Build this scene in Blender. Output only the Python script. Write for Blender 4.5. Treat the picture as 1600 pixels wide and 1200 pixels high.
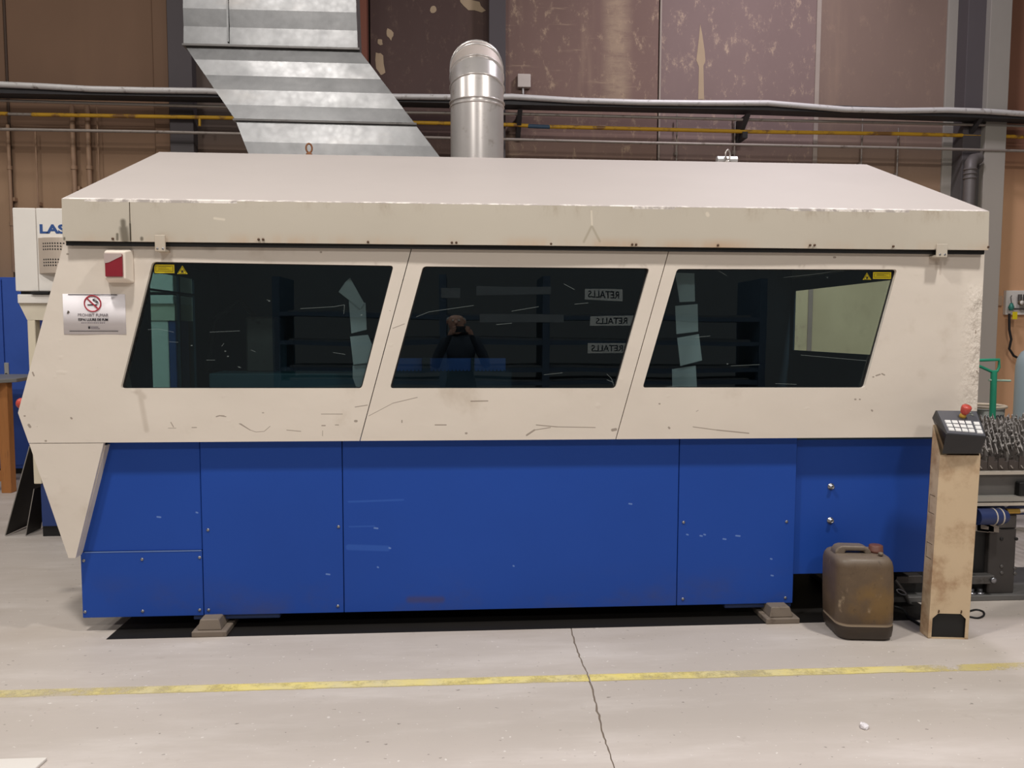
import bpy, bmesh, math, random
from mathutils import Vector, Matrix
random.seed(7)
for o in list(bpy.data.objects): bpy.data.objects.remove(o)
C = bpy.context.scene.collection
S = bpy.context.scene
# ------------------------------------------------------------------ camera
PSI, TH, RO, CAMZ, FPX = math.radians(3.8), math.radians(4.05), .0029, 1.55, 1200.0
fw = Vector((math.sin(PSI)*math.cos(TH), math.cos(PSI)*math.cos(TH), -math.sin(TH)))
rt = Vector((math.cos(PSI), -math.sin(PSI), 0)); up = rt.cross(fw)
rt, up = rt*math.cos(RO)+up*math.sin(RO), up*math.cos(RO)-rt*math.sin(RO)
cam = bpy.data.objects.new('camera', bpy.data.cameras.new('camera')); C.objects.link(cam)
cam.data.lens = 27.0; cam.data.sensor_width = 36.0; cam.data.sensor_fit = 'HORIZONTAL'
m = Matrix((rt, up, -fw)).transposed().to_4x4(); m.translation = (0, 0, CAMZ); cam.matrix_world = m
cam.data.clip_start = .1; cam.data.clip_end = 100
S.camera = cam
# ------------------------------------------------------------------ light
S.view_settings.view_transform = 'Standard'; S.view_settings.look = 'None'
S.view_settings.gamma = 1; S.view_settings.use_curve_mapping = False
S.view_settings.exposure = 0.0
w = bpy.data.worlds.new('hall_ambient'); S.world = w; w.use_nodes = True
w.node_tree.nodes['Background'].inputs[0].default_value = (1, .96, .93, 1)
w.node_tree.nodes['Background'].inputs[1].default_value = .10
def lamp(x, y, z, sx, sy, P, col=(1, .965, .925), tx=None, ty=None, tz=0):
    d = bpy.data.lights.new('hall_lamp', 'AREA'); d.shape = 'RECTANGLE'; d.size = sx; d.size_y = sy
    d.energy = P; d.color = col
    o = bpy.data.objects.new('hall_lamp', d); C.objects.link(o); o.location = (x, y, z)
    if tx is not None:
        o.rotation_euler = (Vector((tx, ty, tz))-Vector((x, y, z))).to_track_quat('-Z', 'Y').to_euler()
    return o
lamp(-1.9, 1.6, 6.6, .4, .4, 225)
lamp(3.2, 1.6, 6.6, .4, .4, 225)
lamp(-5.6, 3.2, 6.6, .4, .4, 120)
lamp(-3.0, -4.5, 6.6, .8, .8, 115, tx=-1, ty=3, tz=0)
lamp(2.5, -4.5, 6.6, .8, .8, 115, tx=1, ty=3, tz=0)
lamp(3.4, 6.4, 7.2, .6, .6, 170, col=(.95, .9, 1))
lamp(-4.6, 6.2, 7.2, .6, .6, 45)

# ------------------------------------------------------------------ helpers
def at(px, py, Y):
    v = fw + rt*((px-800)/FPX) - up*((py-600)/FPX)
    return Vector((0, 0, CAMZ)) + v*(Y/v.y)
def ground(px, py, z=0):
    v = fw + rt*((px-800)/FPX) - up*((py-600)/FPX)
    return Vector((0, 0, CAMZ)) + v*((z-CAMZ)/v.z)
def atx(px, py, X):
    v = fw + rt*((px-800)/FPX) - up*((py-600)/FPX)
    return Vector((0, 0, CAMZ)) + v*(X/v.x)
def lin(r, g, b):
    f = lambda c: (c/255/12.92 if c <= 10 else ((c/255+.055)/1.055)**2.4)
    return (f(r), f(g), f(b))

class MB:
    def __init__(s): s.v = []; s.f = []; s.sm = []
    def add(s, vs, fs, smooth=False):
        n = len(s.v); s.v += [tuple(v) for v in vs]; s.f += [tuple(i+n for i in f) for f in fs]; s.sm += [smooth]*len(fs)
        return s
    def box(s, x0, x1, y0, y1, z0, z1):
        x0, x1 = min(x0, x1), max(x0, x1); y0, y1 = min(y0, y1), max(y0, y1); z0, z1 = min(z0, z1), max(z0, z1)
        return s.add([(x, y, z) for z in (z0, z1) for y in (y0, y1) for x in (x0, x1)],
              [(0, 2, 3, 1), (4, 5, 7, 6), (0, 1, 5, 4), (2, 6, 7, 3), (0, 4, 6, 2), (1, 3, 7, 5)])
    def hexa(s, a, b):      # two quads in the same order
        return s.add(list(a)+list(b), [(3, 2, 1, 0), (4, 5, 6, 7), (0, 1, 5, 4), (1, 2, 6, 5), (2, 3, 7, 6), (3, 0, 4, 7)])
    def prism(s, pts, ext):
        n = len(pts); e = Vector(ext)
        return s.add(list(pts)+[Vector(p)+e for p in pts],
              [tuple(range(n-1, -1, -1)), tuple(range(n, 2*n))]+[(i, (i+1) % n, n+(i+1) % n, n+i) for i in range(n)])
    def tube(s, pts, r, seg=10, caps=True):
        pts = [Vector(p) for p in pts]; rs = r if isinstance(r, (list, tuple)) else [r]*len(pts)
        vs = []; ref = None
        for i, p in enumerate(pts):
            d = (pts[min(i+1, len(pts)-1)]-pts[max(i-1, 0)]).normalized()
            if ref is None: ref = Vector((0, 0, 1)) if abs(d.z) < .9 else Vector((1, 0, 0))
            a = d.cross(ref).normalized(); b = a.cross(d).normalized(); ref = b
            vs += [p+(a*math.cos(t)+b*math.sin(t))*rs[i] for t in [2*math.pi*k/seg for k in range(seg)]]
        n = len(pts)
        s.add(vs, [(i*seg+k, i*seg+(k+1) % seg, (i+1)*seg+(k+1) % seg, (i+1)*seg+k) for i in range(n-1) for k in range(seg)], True)
        if caps: 
            s.add(vs[:seg], [tuple(range(seg-1, -1, -1))]); s.add(vs[-seg:], [tuple(range(seg))])
        return s
    def lathe(s, c, axis, prof, seg=16):  # prof list of (radius, height along axis)
        axis = Vector(axis).normalized(); ref = Vector((0, 0, 1)) if abs(axis.z) < .9 else Vector((1, 0, 0))
        a = axis.cross(ref).normalized(); b = a.cross(axis); c = Vector(c); vs = []
        for r, h in prof: vs += [c+axis*h+(a*math.cos(t)+b*math.sin(t))*max(r, 1e-4) for t in [2*math.pi*k/seg for k in range(seg)]]
        n = len(prof)
        return s.add(vs, [(i*seg+k, i*seg+(k+1) % seg, (i+1)*seg+(k+1) % seg, (i+1)*seg+k) for i in range(n-1) for k in range(seg)]
                     + [tuple(range(seg-1, -1, -1)), tuple((n-1)*seg+k for k in range(seg))], True)
    def holed(s, outer, inner, y0, th):   # plate in XZ with one hole
        bm = bmesh.new()
        for loop in (outer, inner):
            vs = [bm.verts.new((p[0], y0, p[2])) for p in loop]
            for i in range(len(vs)): bm.edges.new((vs[i], vs[(i+1) % len(vs)]))
        bmesh.ops.triangle_fill(bm, use_beauty=True, use_dissolve=False, edges=bm.edges[:])
        g = bmesh.ops.extrude_face_region(bm, geom=bm.faces[:])
        for e in g['geom']:
            if isinstance(e, bmesh.types.BMVert): e.co.y += th
        bmesh.ops.recalc_face_normals(bm, faces=bm.faces[:])
        bm.verts.index_update()
        s.add([v.co.copy() for v in bm.verts], [tuple(v.index for v in f.verts) for f in bm.faces]); bm.free()
        return s
    def build(s, name, mat, parent=None, bevel=0, seg=2, label=None, kind=None, **kw):
        me = bpy.data.meshes.new(name); me.from_pydata(s.v, [], s.f)
        for p, q in zip(me.polygons, s.sm): p.use_smooth = q
        bm = bmesh.new(); bm.from_mesh(me)
        bmesh.ops.remove_doubles(bm, verts=bm.verts[:], dist=1e-5) if bevel else None
        bmesh.ops.recalc_face_normals(bm, faces=bm.faces[:])
        if bevel:
            es = [e for e in bm.edges if len(e.link_faces) == 2 and e.calc_face_angle(0) > .5]
            bmesh.ops.bevel(bm, geom=es, offset=bevel, segments=seg, affect='EDGES', profile=.5, clamp_overlap=True)
        bm.to_mesh(me); bm.free()
        if mat: me.materials.append(mat)
        return link(name, me, parent, label, kind, **kw)
def link(name, me, parent=None, label=None, kind=None, cat=None, group=None):
    o = bpy.data.objects.new(name, me); C.objects.link(o)
    if parent is not None:
        o.parent = parent
        t = parent
        while t.parent is not None: t = t.parent
        o.matrix_parent_inverse = ROOTINV[t.name] if parent is t else Matrix()
    tag(o, label, cat, group, kind)
    return o
ROOTINV = {}
def tag(o, label=None, cat=None, group=None, kind=None):
    for k, v in (('label', label), ('category', cat), ('group', group), ('kind', kind)):
        if v: o[k] = v
    if o.parent is None and o.name not in ROOTINV: ROOTINV[o.name] = Matrix.Translation(-o.location)
    return o
def thing(name, label, cat, loc=(0, 0, 0), group=None):
    o = bpy.data.objects.new(name, None); C.objects.link(o); o.location = loc; o.empty_display_size = .1
    return tag(o, label, cat, group)
def text(name, body, size, mat, parent, loc, xs=1.0, bold=0.0, rot=(math.pi/2, 0, 0), ext=.0006, align='LEFT', space=1.0):
    cu = bpy.data.curves.new(name, 'FONT'); cu.body = body; cu.size = size; cu.offset = bold; cu.extrude = ext
    cu.align_x = align; cu.space_character = space; cu.resolution_u = 3
    t = bpy.data.objects.new(name, cu); C.objects.link(t)
    bpy.context.view_layer.update()
    me = bpy.data.meshes.new_from_object(t); bpy.data.objects.remove(t)
    from mathutils import Euler
    me.transform(Matrix.Translation(loc) @ Euler(rot).to_matrix().to_4x4() @ Matrix.Diagonal((xs, 1, 1, 1)))
    me.materials.clear(); me.materials.append(mat)
    return link(name, me, parent)

# ------------------------------------------------------------------ materials
class NT:
    def __init__(s, name):
        s.m = bpy.data.materials.new(name); s.m.use_nodes = True; s.t = s.m.node_tree
        s.b = s.t.nodes['Principled BSDF']; s.co = s.t.nodes.new('ShaderNodeTexCoord').outputs['Object']
    def n(s, ty, **kw):
        n = s.t.nodes.new('ShaderNode'+ty)
        for k, v in kw.items(): setattr(n, k, v)
        return n
    def l(s, a, b): s.t.links.new(a, b)
    def put(s, sock, v):
        if hasattr(v, 'is_output') or isinstance(v, bpy.types.NodeSocket): s.l(v, sock)
        else: sock.default_value = v
    def vm(s, op, a, b=None):
        n = s.n('VectorMath', operation=op); s.put(n.inputs[0], a)
        if b is not None: s.put(n.inputs[3 if op == 'SCALE' else 1], b)
        return n.outputs['Value'] if op in ('LENGTH', 'DOT_PRODUCT', 'DISTANCE') else n.outputs[0]
    def ma(s, op, a, b=0.0, clamp=False):
        n = s.n('Math', operation=op, use_clamp=clamp); s.put(n.inputs[0], a); s.put(n.inputs[1], b); return n.outputs[0]
    def noise(s, scale, stretch=(1, 1, 1), detail=4, rough=.55, off=(0, 0, 0), dist=0):
        mp = s.n('Mapping'); s.l(s.co, mp.inputs[0]); mp.inputs['Scale'].default_value = stretch; mp.inputs['Location'].default_value = off
        n = s.n('TexNoise'); s.l(mp.outputs[0], n.inputs['Vector']); n.inputs['Scale'].default_value = scale
        n.inputs['Detail'].default_value = detail; n.inputs['Roughness'].default_value = rough; n.inputs['Distortion'].default_value = dist
        return n.outputs['Fac']
    def ramp(s, f, a, b, lo=0.0, hi=1.0):
        n = s.n('MapRange', interpolation_type='SMOOTHSTEP'); s.put(n.inputs[0], f)
        n.inputs[1].default_value = a; n.inputs[2].default_value = b; n.inputs[3].default_value = lo; n.inputs[4].default_value = hi
        return n.outputs[0]
    def mix(s, f, a, b):
        n = s.n('Mix', data_type='RGBA'); s.put(n.inputs[0], f)
        for i, v in ((6, a), (7, b)):
            if isinstance(v, (tuple, list)): n.inputs[i].default_value = (*v[:3], 1)
            else: s.l(v, n.inputs[i])
        return n.outputs[2]
    def xyz(s):
        n = s.n('SeparateXYZ'); s.l(s.co, n.inputs[0]); return n.outputs
    def seg(s, a, b, wd, soft=.5):    # mask of a short scratch or streak between two points of the XZ plane
        a = Vector((a[0], 0, a[2])); b = Vector((b[0], 0, b[2])); ba = b-a
        if not hasattr(s, 'flat'): s.flat = s.vm('MULTIPLY', s.co, (1, 0, 1))
        pa = s.vm('SUBTRACT', s.flat, a); t = s.ma('MULTIPLY', s.vm('DOT_PRODUCT', pa, ba), 1/ba.length_squared, True)
        d = s.vm('LENGTH', s.vm('SUBTRACT', pa, s.vm('SCALE', ba, t)))
        return s.ramp(d, wd*soft, wd, 1, 0)
    def any(s, ms):
        r = ms[0]
        for q in ms[1:]: r = s.ma('MAXIMUM', r, q)
        return r
    def bump(s, h, st=.3, dist=.01):
        n = s.n('Bump'); n.inputs['Strength'].default_value = st; n.inputs['Distance'].default_value = dist; s.l(h, n.inputs['Height'])
        if hasattr(s, 'lastn'): s.l(s.lastn, n.inputs['Normal'])
        s.lastn = n.outputs[0]; s.l(n.outputs[0], s.b.inputs['Normal'])
    def done(s, col, rough=.5, metal=0.0, spec=.5):
        if isinstance(col, (tuple, list)): s.b.inputs['Base Color'].default_value = (*col[:3], 1)
        else: s.l(col, s.b.inputs['Base Color'])
        s.put(s.b.inputs['Roughness'], rough); s.put(s.b.inputs['Metallic'], metal); s.b.inputs['Specular IOR Level'].default_value = spec
        return s.m
_mc = {}
def M(name, rgb, rough=.5, metal=0.0, var=.12, scale=6, spec=.4, bump=0.0, stretch=(1, 1, 1), dirt=None, dlo=.55, dhi=.75):
    if name in _mc: return _mc[name]
    t = NT(name); c = lin(*rgb)
    f = t.noise(scale, stretch)
    col = t.mix(f, tuple(x*(1-var) for x in c), tuple(min(1, x*(1+var)) for x in c))
    if dirt: col = t.mix(t.ramp(t.noise(scale*1.7, stretch, 6, .65, (3, 1, 2)), dlo, dhi), col, lin(*dirt))
    if bump: t.bump(t.noise(scale*6, stretch, 3), bump, .004)
    _mc[name] = t.done(col, rough, metal, spec); return _mc[name]

YF, YC, YB = 3.85, 3.892, 3.955          # fascia, cream skin and blue base planes of the machine
def cream_mat(lo=-9999, hi=9999):
    t = NT('cream_paint'); c = lin(221, 210, 197)
    col = t.mix(t.noise(1.4, (1, 1, 1.3), 5), tuple(x*.93 for x in c), tuple(x*1.05 for x in c))
    col = t.mix(t.ramp(t.noise(3.2, (1, 1, 1), 6, .6, (5, 0, 2)), .58, .8, 0, .35), col, lin(165, 145, 120))
    col = t.mix(t.ramp(t.noise(60, (.5, 1, 1.2), 3, .6, (1, 0, 7)), .76, .80, 0, .8), col, lin(92, 74, 60))
    P = lambda x, y: at(x, y, YC)
    sc = [((338,651),(343,649.5),.004),((343,649.5),(350,650),.004),((376,662),(391,672),.0025),((391,672),(400,675),.002),((400,675),(413,674),.002),((413,674),(422,666),.002),((345,650),(353,651),.003),((374,662),(391,672),.003),((267,660),(271,667),.003),((502,647),(535,647),.0025),
          ((503,665),(508,665),.004),((524,664),(529,664),.003),((504,673),(504,681),.002),((555,636),(574,633),.003),
          ((555,658),(557,658),.008),((576,650),(614,630),.002),((614,630),(652,621),.0025),((614,513),(632,506),.0025),
          ((736,627),(762,626.5),.004),((680,664),(697,664),.004),((728,677),(729,677),.007),((628,657),(628,660),.004),
          ((838,664),(870,667),.0035),((870,667),(930,668),.003),((823,680),(835,672),.006),((835,672),(860,668),.003),
          ((1083,667),(1120,672),.003),((1120,672),(1170,677),.004),((1088,643),(1091,641),.002),((1369,587),(1375,585),.005),
          ((1378,584),(1382,586),.005),((1364,589),(1365,589),.005),((1336,624),(1337,624),.006),((1343,624),(1344,624),.005),
          ((1508,632),(1509,632),.006),((1362,641),(1363,642),.006),((1526,580),(1528,583),.006),((111,653),(112,654),.006),
          ((45,664),(47,667),.008),((38,650),(39,650),.005),((71,689),(72,689),.006),((110,769),(111,771),.006),((125,757),(126,760),.008),
          ((133,779),(137,777),.003),((87,747),(88,749),.006),((51,582),(53,587),.005),
          ((263,669),(275,669),.002),((300,668),(307,668),.003),((410,645),(412,645),.003),((448,672),(470,674),.0025),((1045,668),(1046,669),.007),
          ((1030,631),(1031,631),.005),((957,672),(962,671),.010),((1003,385),(1004,386),.006),((1007,393),(1009,390),.003),((1303,402),(1305,402),.007),
          ((501,394),(502,394),.006),((105,397),(106,397),.006),((113,383),(114,383),.006),((183,382),(184,382),.006)]
    ms = [t.seg(P(*a), P(*b), w) for a, b, w in sc if lo <= a[0] < hi] or [0.0]
    col = t.mix(t.ma('MULTIPLY', t.any(ms), .6), col, lin(96, 76, 60))
    dr = [t.seg(P(*a), P(*b), w, .15) for a, b, w in (((1463,408),(1463,420),.012),((1470,408),(1469,428),.010),((1476,408),(1476,413),.01),
          ((1455,404),(1480,405),.02),((320,380),(330,386),.04),((218,612),(229,672),.02),((215,612),(224,620),.025)) if lo <= a[0] < hi] or [0.0]
    col = t.mix(t.ma('MULTIPLY', t.any(dr), .3), col, lin(150, 132, 112))
    h = t.noise(1.1, (1, 1, 1.3), 2, .4, (2, 0, 1)); t.bump(h, .55, .05)
    t.bump(t.noise(7, (1, 1, 1), 3, .5, (2, 4, 1)), .16, .02)
    t.bump(t.ramp(t.noise(9, (1, 1, 1.4), 2, .5, (3, 1, 8)), .68, .86), .10, .02)
    edge = t.ramp(t.xyz()[0], 2.60, 2.73)                      # crumpled right hand edge
    zz = t.ramp(t.xyz()[2], 1.85, 1.70); edge = t.ma('MULTIPLY', edge, zz)
    t.bump(t.ma('MULTIPLY', t.noise(11, (1.6, 1, 1), 4, .6, (0, 3, 3)), edge), .8, .035)
    col = t.mix(t.ma('MULTIPLY', edge, t.ramp(t.noise(22, (1.5, 1, 1), 3), .68, .74, 0, .6)), col, lin(110, 88, 70))
    return t.done(col, .42, 0, .4)
def fascia_mat():
    t = NT('grey_cream_paint'); c = lin(193, 184, 169)
    col = t.mix(t.noise(2, (.6, 1, 1), 5), tuple(x*.92 for x in c), tuple(x*1.06 for x in c))
    P = lambda x, y: at(x, y, YF); z = t.xyz()[2]
    rim = t.ma('MULTIPLY', t.ramp(z, 2.08, 2.165), t.ramp(t.noise(9, (1, 1, .4), 6, .7), .5, .75))
    col = t.mix(t.ma('MULTIPLY', rim, .55), col, lin(140, 118, 92))
    low = t.ma('MULTIPLY', t.ramp(z, 2.03, 1.968), t.ramp(t.noise(4, (1, 1, .3), 5, .6, (4, 1, 0)), .42, .8))
    col = t.mix(t.ma('MULTIPLY', low, .7), col, lin(186, 150, 116))
    dk = [t.seg(P(192,346), P(194,372), .02, .2), t.seg(P(193,358), P(195,374), .03, .3), t.seg(P(183,366), P(183,374), .01, .2), t.seg(P(203,350), P(204,375), .006, .2), t.seg(P(221,372), P(221,374), .012, .2),
          t.seg(P(101,372), P(101,374), .008, .2)]
    col = t.mix(t.ma('MULTIPLY', t.any(dk), .8), col, lin(88, 80, 66))
    fk = [t.seg(P(924,330), P(925,352), .007, .3), t.seg(P(1105,334), P(1106,336), .014, .3), t.seg(P(335,341), P(350,343), .009, .2)]
    col = t.mix(t.ma('MULTIPLY', t.any(fk), .6), col, lin(225, 214, 196))
    fd = [t.seg(P(924,354), P(912,378), .010, .1), t.seg(P(925,354), P(937,377), .010, .1)]
    col = t.mix(t.ma('MULTIPLY', t.any(fd), .45), col, lin(140, 128, 105))
    t.bump(t.noise(1.3, (.7, 1, 1), 2, .4), .3, .03)
    return t.done(col, .45, 0, .35)
def roof_mat():
    t = NT('dusty_roof_paint'); c = lin(178, 169, 163)
    col = t.mix(t.noise(1.6, (1, 1, 1), 6, .6), tuple(x*.93 for x in c), tuple(min(1, x*1.06) for x in c))
    col = t.mix(t.ramp(t.noise(18, (1, 1, 1), 5, .7), .68, .78, 0, .5), col, lin(206, 197, 190))
    rim = t.ma('MULTIPLY', t.ramp(t.xyz()[1], 3.885, 3.853), t.ramp(t.noise(14, (1, 1, 1), 5, .7), .45, .6))
    col = t.mix(rim, col, lin(236, 228, 220))
    col = t.mix(t.ramp(t.noise(45, (1, .5, 1), 4, .7, (9, 1, 1)), .74, .77, 0, .7), col, lin(130, 112, 98))
    t.bump(t.noise(1.5, (1, 1, 1), 2, .4, (4, 2, 0)), .35, .04)
    return t.done(col, .6, 0, .3)
def blue_mat():
    t = NT('blue_paint'); c = lin(33, 74, 162)
    col = t.mix(t.noise(1.2, (1, 1, 1), 5), tuple(x*.88 for x in c), tuple(x*1.1 for x in c))
    z = t.xyz()[2]
    low = t.ma('MULTIPLY', t.ramp(z, .34, .1), t.ramp(t.noise(2.5, (.8, 1, 1.2), 6, .65, (1, 3, 0)), .42, .75))
    col = t.mix(t.ma('MULTIPLY', low, .5), col, lin(74, 74, 96))
    P = lambda x, y: at(x, y, YB)
    ms = [t.seg(P(545,855), P(605,857), .02, .5), t.seg(P(545,784), P(630,781), .008, .2), t.seg(P(546,823), P(585,822), .006, .2)]
    col = t.mix(t.ma('MULTIPLY', t.any(ms), .3), col, lin(70, 115, 200))
    sp = [t.seg(P(a, b), P(a+d, b+.6), .006, .3) for a, b, d in ((245,808,5),(306,801,2),(510,897,5),(1100,835,2),(1094,837,3),(1130,842,4),(1150,837,6),(1204,873,2),(1205,899,3),(590,886,1),(802,884,1),(983,787,4),(585,825,5),(1073,835,2),(608,856,2))]
    col = t.mix(t.ma('MULTIPLY', t.any(sp), .6), col, lin(130, 160, 215))
    col = t.mix(t.ma('MULTIPLY', t.seg(P(640,937), P(690,937), .03, .1), .5), col, lin(80, 66, 72))
    col = t.mix(t.ramp(t.noise(70, (1, 1, .7), 3, .6, (2, 2, 2)), .79, .82, 0, .5), col, lin(120, 150, 205))
    t.bump(t.noise(1.2, (1, 1, 1), 2, .4), .3, .04)
    return t.done(col, .5, 0, .22)
def glass_mat():
    t = NT('tinted_pane'); tr = t.n('BsdfTransparent'); tr.inputs[0].default_value = (.72, .80, .795, 1)
    gl = t.n('BsdfGlossy'); gl.inputs['Roughness'].default_value = .004; gl.inputs['Color'].default_value = (.84, .94, 1, 1)
    bp = t.n('Bump'); bp.inputs['Strength'].default_value = .035; bp.inputs['Distance'].default_value = .02
    t.l(t.noise(2.2, (.5, 0, 2.0), 1, .4), bp.inputs['Height']); t.l(bp.outputs[0], gl.inputs['Normal'])
    fr = t.n('Fresnel'); t.l(t.ma('SUBTRACT', 1.68, t.ma('MULTIPLY', t.n('NewGeometry').outputs['Backfacing'], 1.68-1/1.68)), fr.inputs[0])
    mx = t.n('MixShader'); t.l(fr.outputs[0], mx.inputs[0]); t.l(tr.outputs[0], mx.inputs[1]); t.l(gl.outputs[0], mx.inputs[2])
    P = lambda x, y: at(x, y, YC)                              # fine pale scratches in the acrylic
    ms = [t.seg(P(*a), P(*b), 0.0017, .1) for a, b in (((228,515),(245,514)),((245,514),(268,519)),((468,482),(520,479)),((520,479),(537,476)),((537,476),(536,490)),((325,519),(372,517)),
          ((415,468),(420,470)),((519,551),(538,554)),((650,495),(670,487)),((670,487),(740,477)),((776,507),(800,505)),((882,443),(899,452)),((899,475),(920,473)),((800,486),(842,479)),
          ((950,585),(957,592)),((957,592),(961,604)),((960,598),(950,594)),((1228,433),(1275,428)),((1275,428),(1325,421)),((1123,421),(1138,430)),((1255,555),(1358,564)),((1090,527),(1112,525)),
          ((260,534),(275,535)),((320,563),(333,563)),((369,573),(374,575)),((344,541),(347,537)),((390,547),(397,550)),((851,586),(880,583)),((1215,600),(1248,601)),((1145,572),(1190,570)),((1042,605),(1058,604)))]
    ms += [t.seg(P(a, b), P(a+1, b), .004, .2) for a, b in ((1139,569),(1296,433),(371,574),(563,492),(296,540),(349,549),(353,557),(418,470))]
    df = t.n('BsdfDiffuse'); df.inputs[0].default_value = (.6, .66, .64, 1)
    m2 = t.n('MixShader'); t.l(t.ma('MULTIPLY', t.any(ms), .16), m2.inputs[0]); t.l(mx.outputs[0], m2.inputs[1]); t.l(df.outputs[0], m2.inputs[2])
    t.l(m2.outputs[0], t.t.nodes['Material Output'].inputs[0]); return t.m
def floor_mat():
    t = NT('worn_concrete'); c = lin(192, 182, 173)
    col = t.mix(t.noise(.8, (1, 1, 1), 6, .6), tuple(x*.86 for x in c), tuple(x*1.1 for x in c))
    col = t.mix(t.ramp(t.noise(2.2, (.35, 1.6, 1), 6, .65, (2, 5, 0)), 0.45, .75, 0, .5), col, lin(222, 214, 208))
    col = t.mix(t.ramp(t.noise(9, (1, 1, 1), 6, .7, (7, 2, 0)), .60, .76, 0, .3), col, lin(150, 136, 124))
    col = t.mix(t.ramp(t.noise(42, (1, 1, 1), 2, .5, (1, 2, 0)), .70, .73, 0, .6), col, lin(232, 226, 220))
    col = t.mix(t.ramp(t.noise(30, (1, 1.6, 1), 2, .5, (11, 2, 0)), .71, .74, 0, .6), col, lin(96, 86, 78))
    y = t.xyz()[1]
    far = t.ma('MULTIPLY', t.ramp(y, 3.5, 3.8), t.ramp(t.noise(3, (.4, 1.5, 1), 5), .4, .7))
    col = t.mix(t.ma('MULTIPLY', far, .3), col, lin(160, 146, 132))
    t.bump(t.noise(60, (1, 1, 1), 4, .6), .12, .003)
    return t.done(col, .55, 0, .35)
def wall_mat(name, rgb, low, streak=(150, 128, 104), amt=.3, scuff=0.0, off=0):
    t = NT(name); c = lin(*rgb)
    col = t.mix(t.noise(.9, (1, 1, .5), 6, .6, (off, 0, off)), tuple(x*.8 for x in c), tuple(x*1.2 for x in c))
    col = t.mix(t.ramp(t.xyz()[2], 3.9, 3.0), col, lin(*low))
    if name.endswith(('tan', 'greyed')):
        ws = t.mix(t.noise(1.1, (1, 1, .6), 6, .6, (off, 5, 0)), lin(176, 160, 124), lin(236, 226, 186))
        ws = t.mix(t.ramp(t.noise(2.2, (1, 1, 1), 6, .65, (off, 1, 4)), .55, .8, 0, .5), ws, lin(140, 118, 92))
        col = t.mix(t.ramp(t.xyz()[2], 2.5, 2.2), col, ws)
    col = t.mix(t.ramp(t.noise(1.6, (1, 1, .12), 5, .6, (off*3, 0, 0)), .55, .75, 0, amt), col, lin(*streak))
    if name.endswith('scuffed'):
        q = t.seg(at(964, -60, 9), at(964, 150, 9), .22, .15); q = t.ma('MULTIPLY', q, t.ramp(t.noise(3, (1, 1, 3), 6, .7), .2, .6))
        col = t.mix(t.ma('MULTIPLY', q, .8), col, lin(168, 146, 124))
    if scuff: 
        col = t.mix(t.ramp(t.noise(6, (1.2, 1, .7), 8, .8, (off, 2, 1)), .53, .66, 0, scuff), col, lin(*streak))
        if name.endswith('scuffed'): col = t.mix(t.ramp(t.noise(2.2, (.5, 1, 8), 5, .7, (off, 2, 1)), .60, .72, 0, scuff*.6), col, lin(*streak))
    t.bump(t.noise(3, (1, 1, 1), 5), .15, .01)
    return t.done(col, .7, 0, .2)
def galv_mat():
    t = NT('galvanised_steel'); c = (.17, .17, .172)
    col = t.mix(t.noise(5, (1, 1, 1), 6, .7), tuple(x*.72 for x in c), (.26, .257, .255))
    col = t.mix(t.ramp(t.noise(2, (.6, 1, 1.5), 6, .65, (3, 0, 0)), .55, .78, 0, .5), col, (.23, .205, .18))
    vo = t.n('TexVoronoi'); vo.inputs['Scale'].default_value = 26; t.l(t.co, vo.inputs['Vector'])
    r = t.ma('ADD', t.ma('MULTIPLY', t.noise(4, (1, 1, 1), 5), .22), t.ma('MULTIPLY', vo.outputs['Distance'], .06))
    t.bump(t.noise(2.5, (1, 1, 1), 3), .25, .02)
    return t.done(col, t.ma('ADD', r, .30), .88)
creams = [cream_mat(0, 560), cream_mat(560, 1000), cream_mat(1000, 2000)]
cream, fasc, roofm, blue, glass, concrete, galv = cream_mat(-99, 0), fascia_mat(), roof_mat(), blue_mat(), glass_mat(), floor_mat(), galv_mat()
dark = M('dark_interior', (46, 66, 82), .7, 0, .2)
black = M('black_steel', (30, 29, 29), .55, .0, .3)
blackp = M('black_plastic', (44, 43, 45), .38, 0, .15)
screwm = M('screw_steel', (150, 150, 155), .3, .8)
gunm = M('grey_steel', (100, 97, 95), .45, .5, .25, dirt=(60, 55, 50))
rubber = M('black_rubber', (26, 26, 27), .6)
red = M('red_plastic', (190, 76, 66), .35, 0, .1)
white = M('white_paint', (226, 220, 212), .45, 0, .04, dirt=(200, 190, 176), dlo=.6, dhi=.9)
ink = M('black_ink', (40, 36, 38), .6); inkg = M('grey_ink', (120, 112, 116), .6); redink = M('red_ink', (178, 52, 66), .5)
paper = M('paper', (228, 222, 224), .55, 0, .03, spec=.5)
yel = M('yellow_sticker', (226, 204, 30), .45, 0, .05)
blueink = M('blue_ink', (52, 82, 138), .5)

# ------------------------------------------------------------------ setting: floor
fl = MB().box(-12, 13, -9, 9.6, -.06, -.005).build('floor', M('joint_dirt', (128, 115, 103), .8), kind='structure')
pts = [(893,983),(897,1001),(902,1015),(908,1030),(914,1044),(920,1058),(927,1085),(932,1105),(939,1130),(944,1152),(951,1172),(960,1200),(975,1250)]
mid = []
for i, (x, y) in enumerate(pts):
    g = ground(x, y); mid.append(g)
    if i+1 < len(pts):
        g2 = ground(*pts[i+1])
        for k in range(1, 4): mid.append(g.lerp(g2, k/4)+Vector((random.uniform(-.004, .004), 0, 0)))
d = (mid[0]-mid[-1]).normalized()
mid = [Vector((mid[0].x+(9.6-mid[0].y)*.02, 9.6, 0))] + mid + [Vector((mid[-1].x+d.x*-8, -9, 0))]
L = [p+Vector((-random.uniform(.002, .005), 0, 0)) for p in mid]; R = [p+Vector((random.uniform(.002, .005), 0, 0)) for p in mid]
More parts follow.
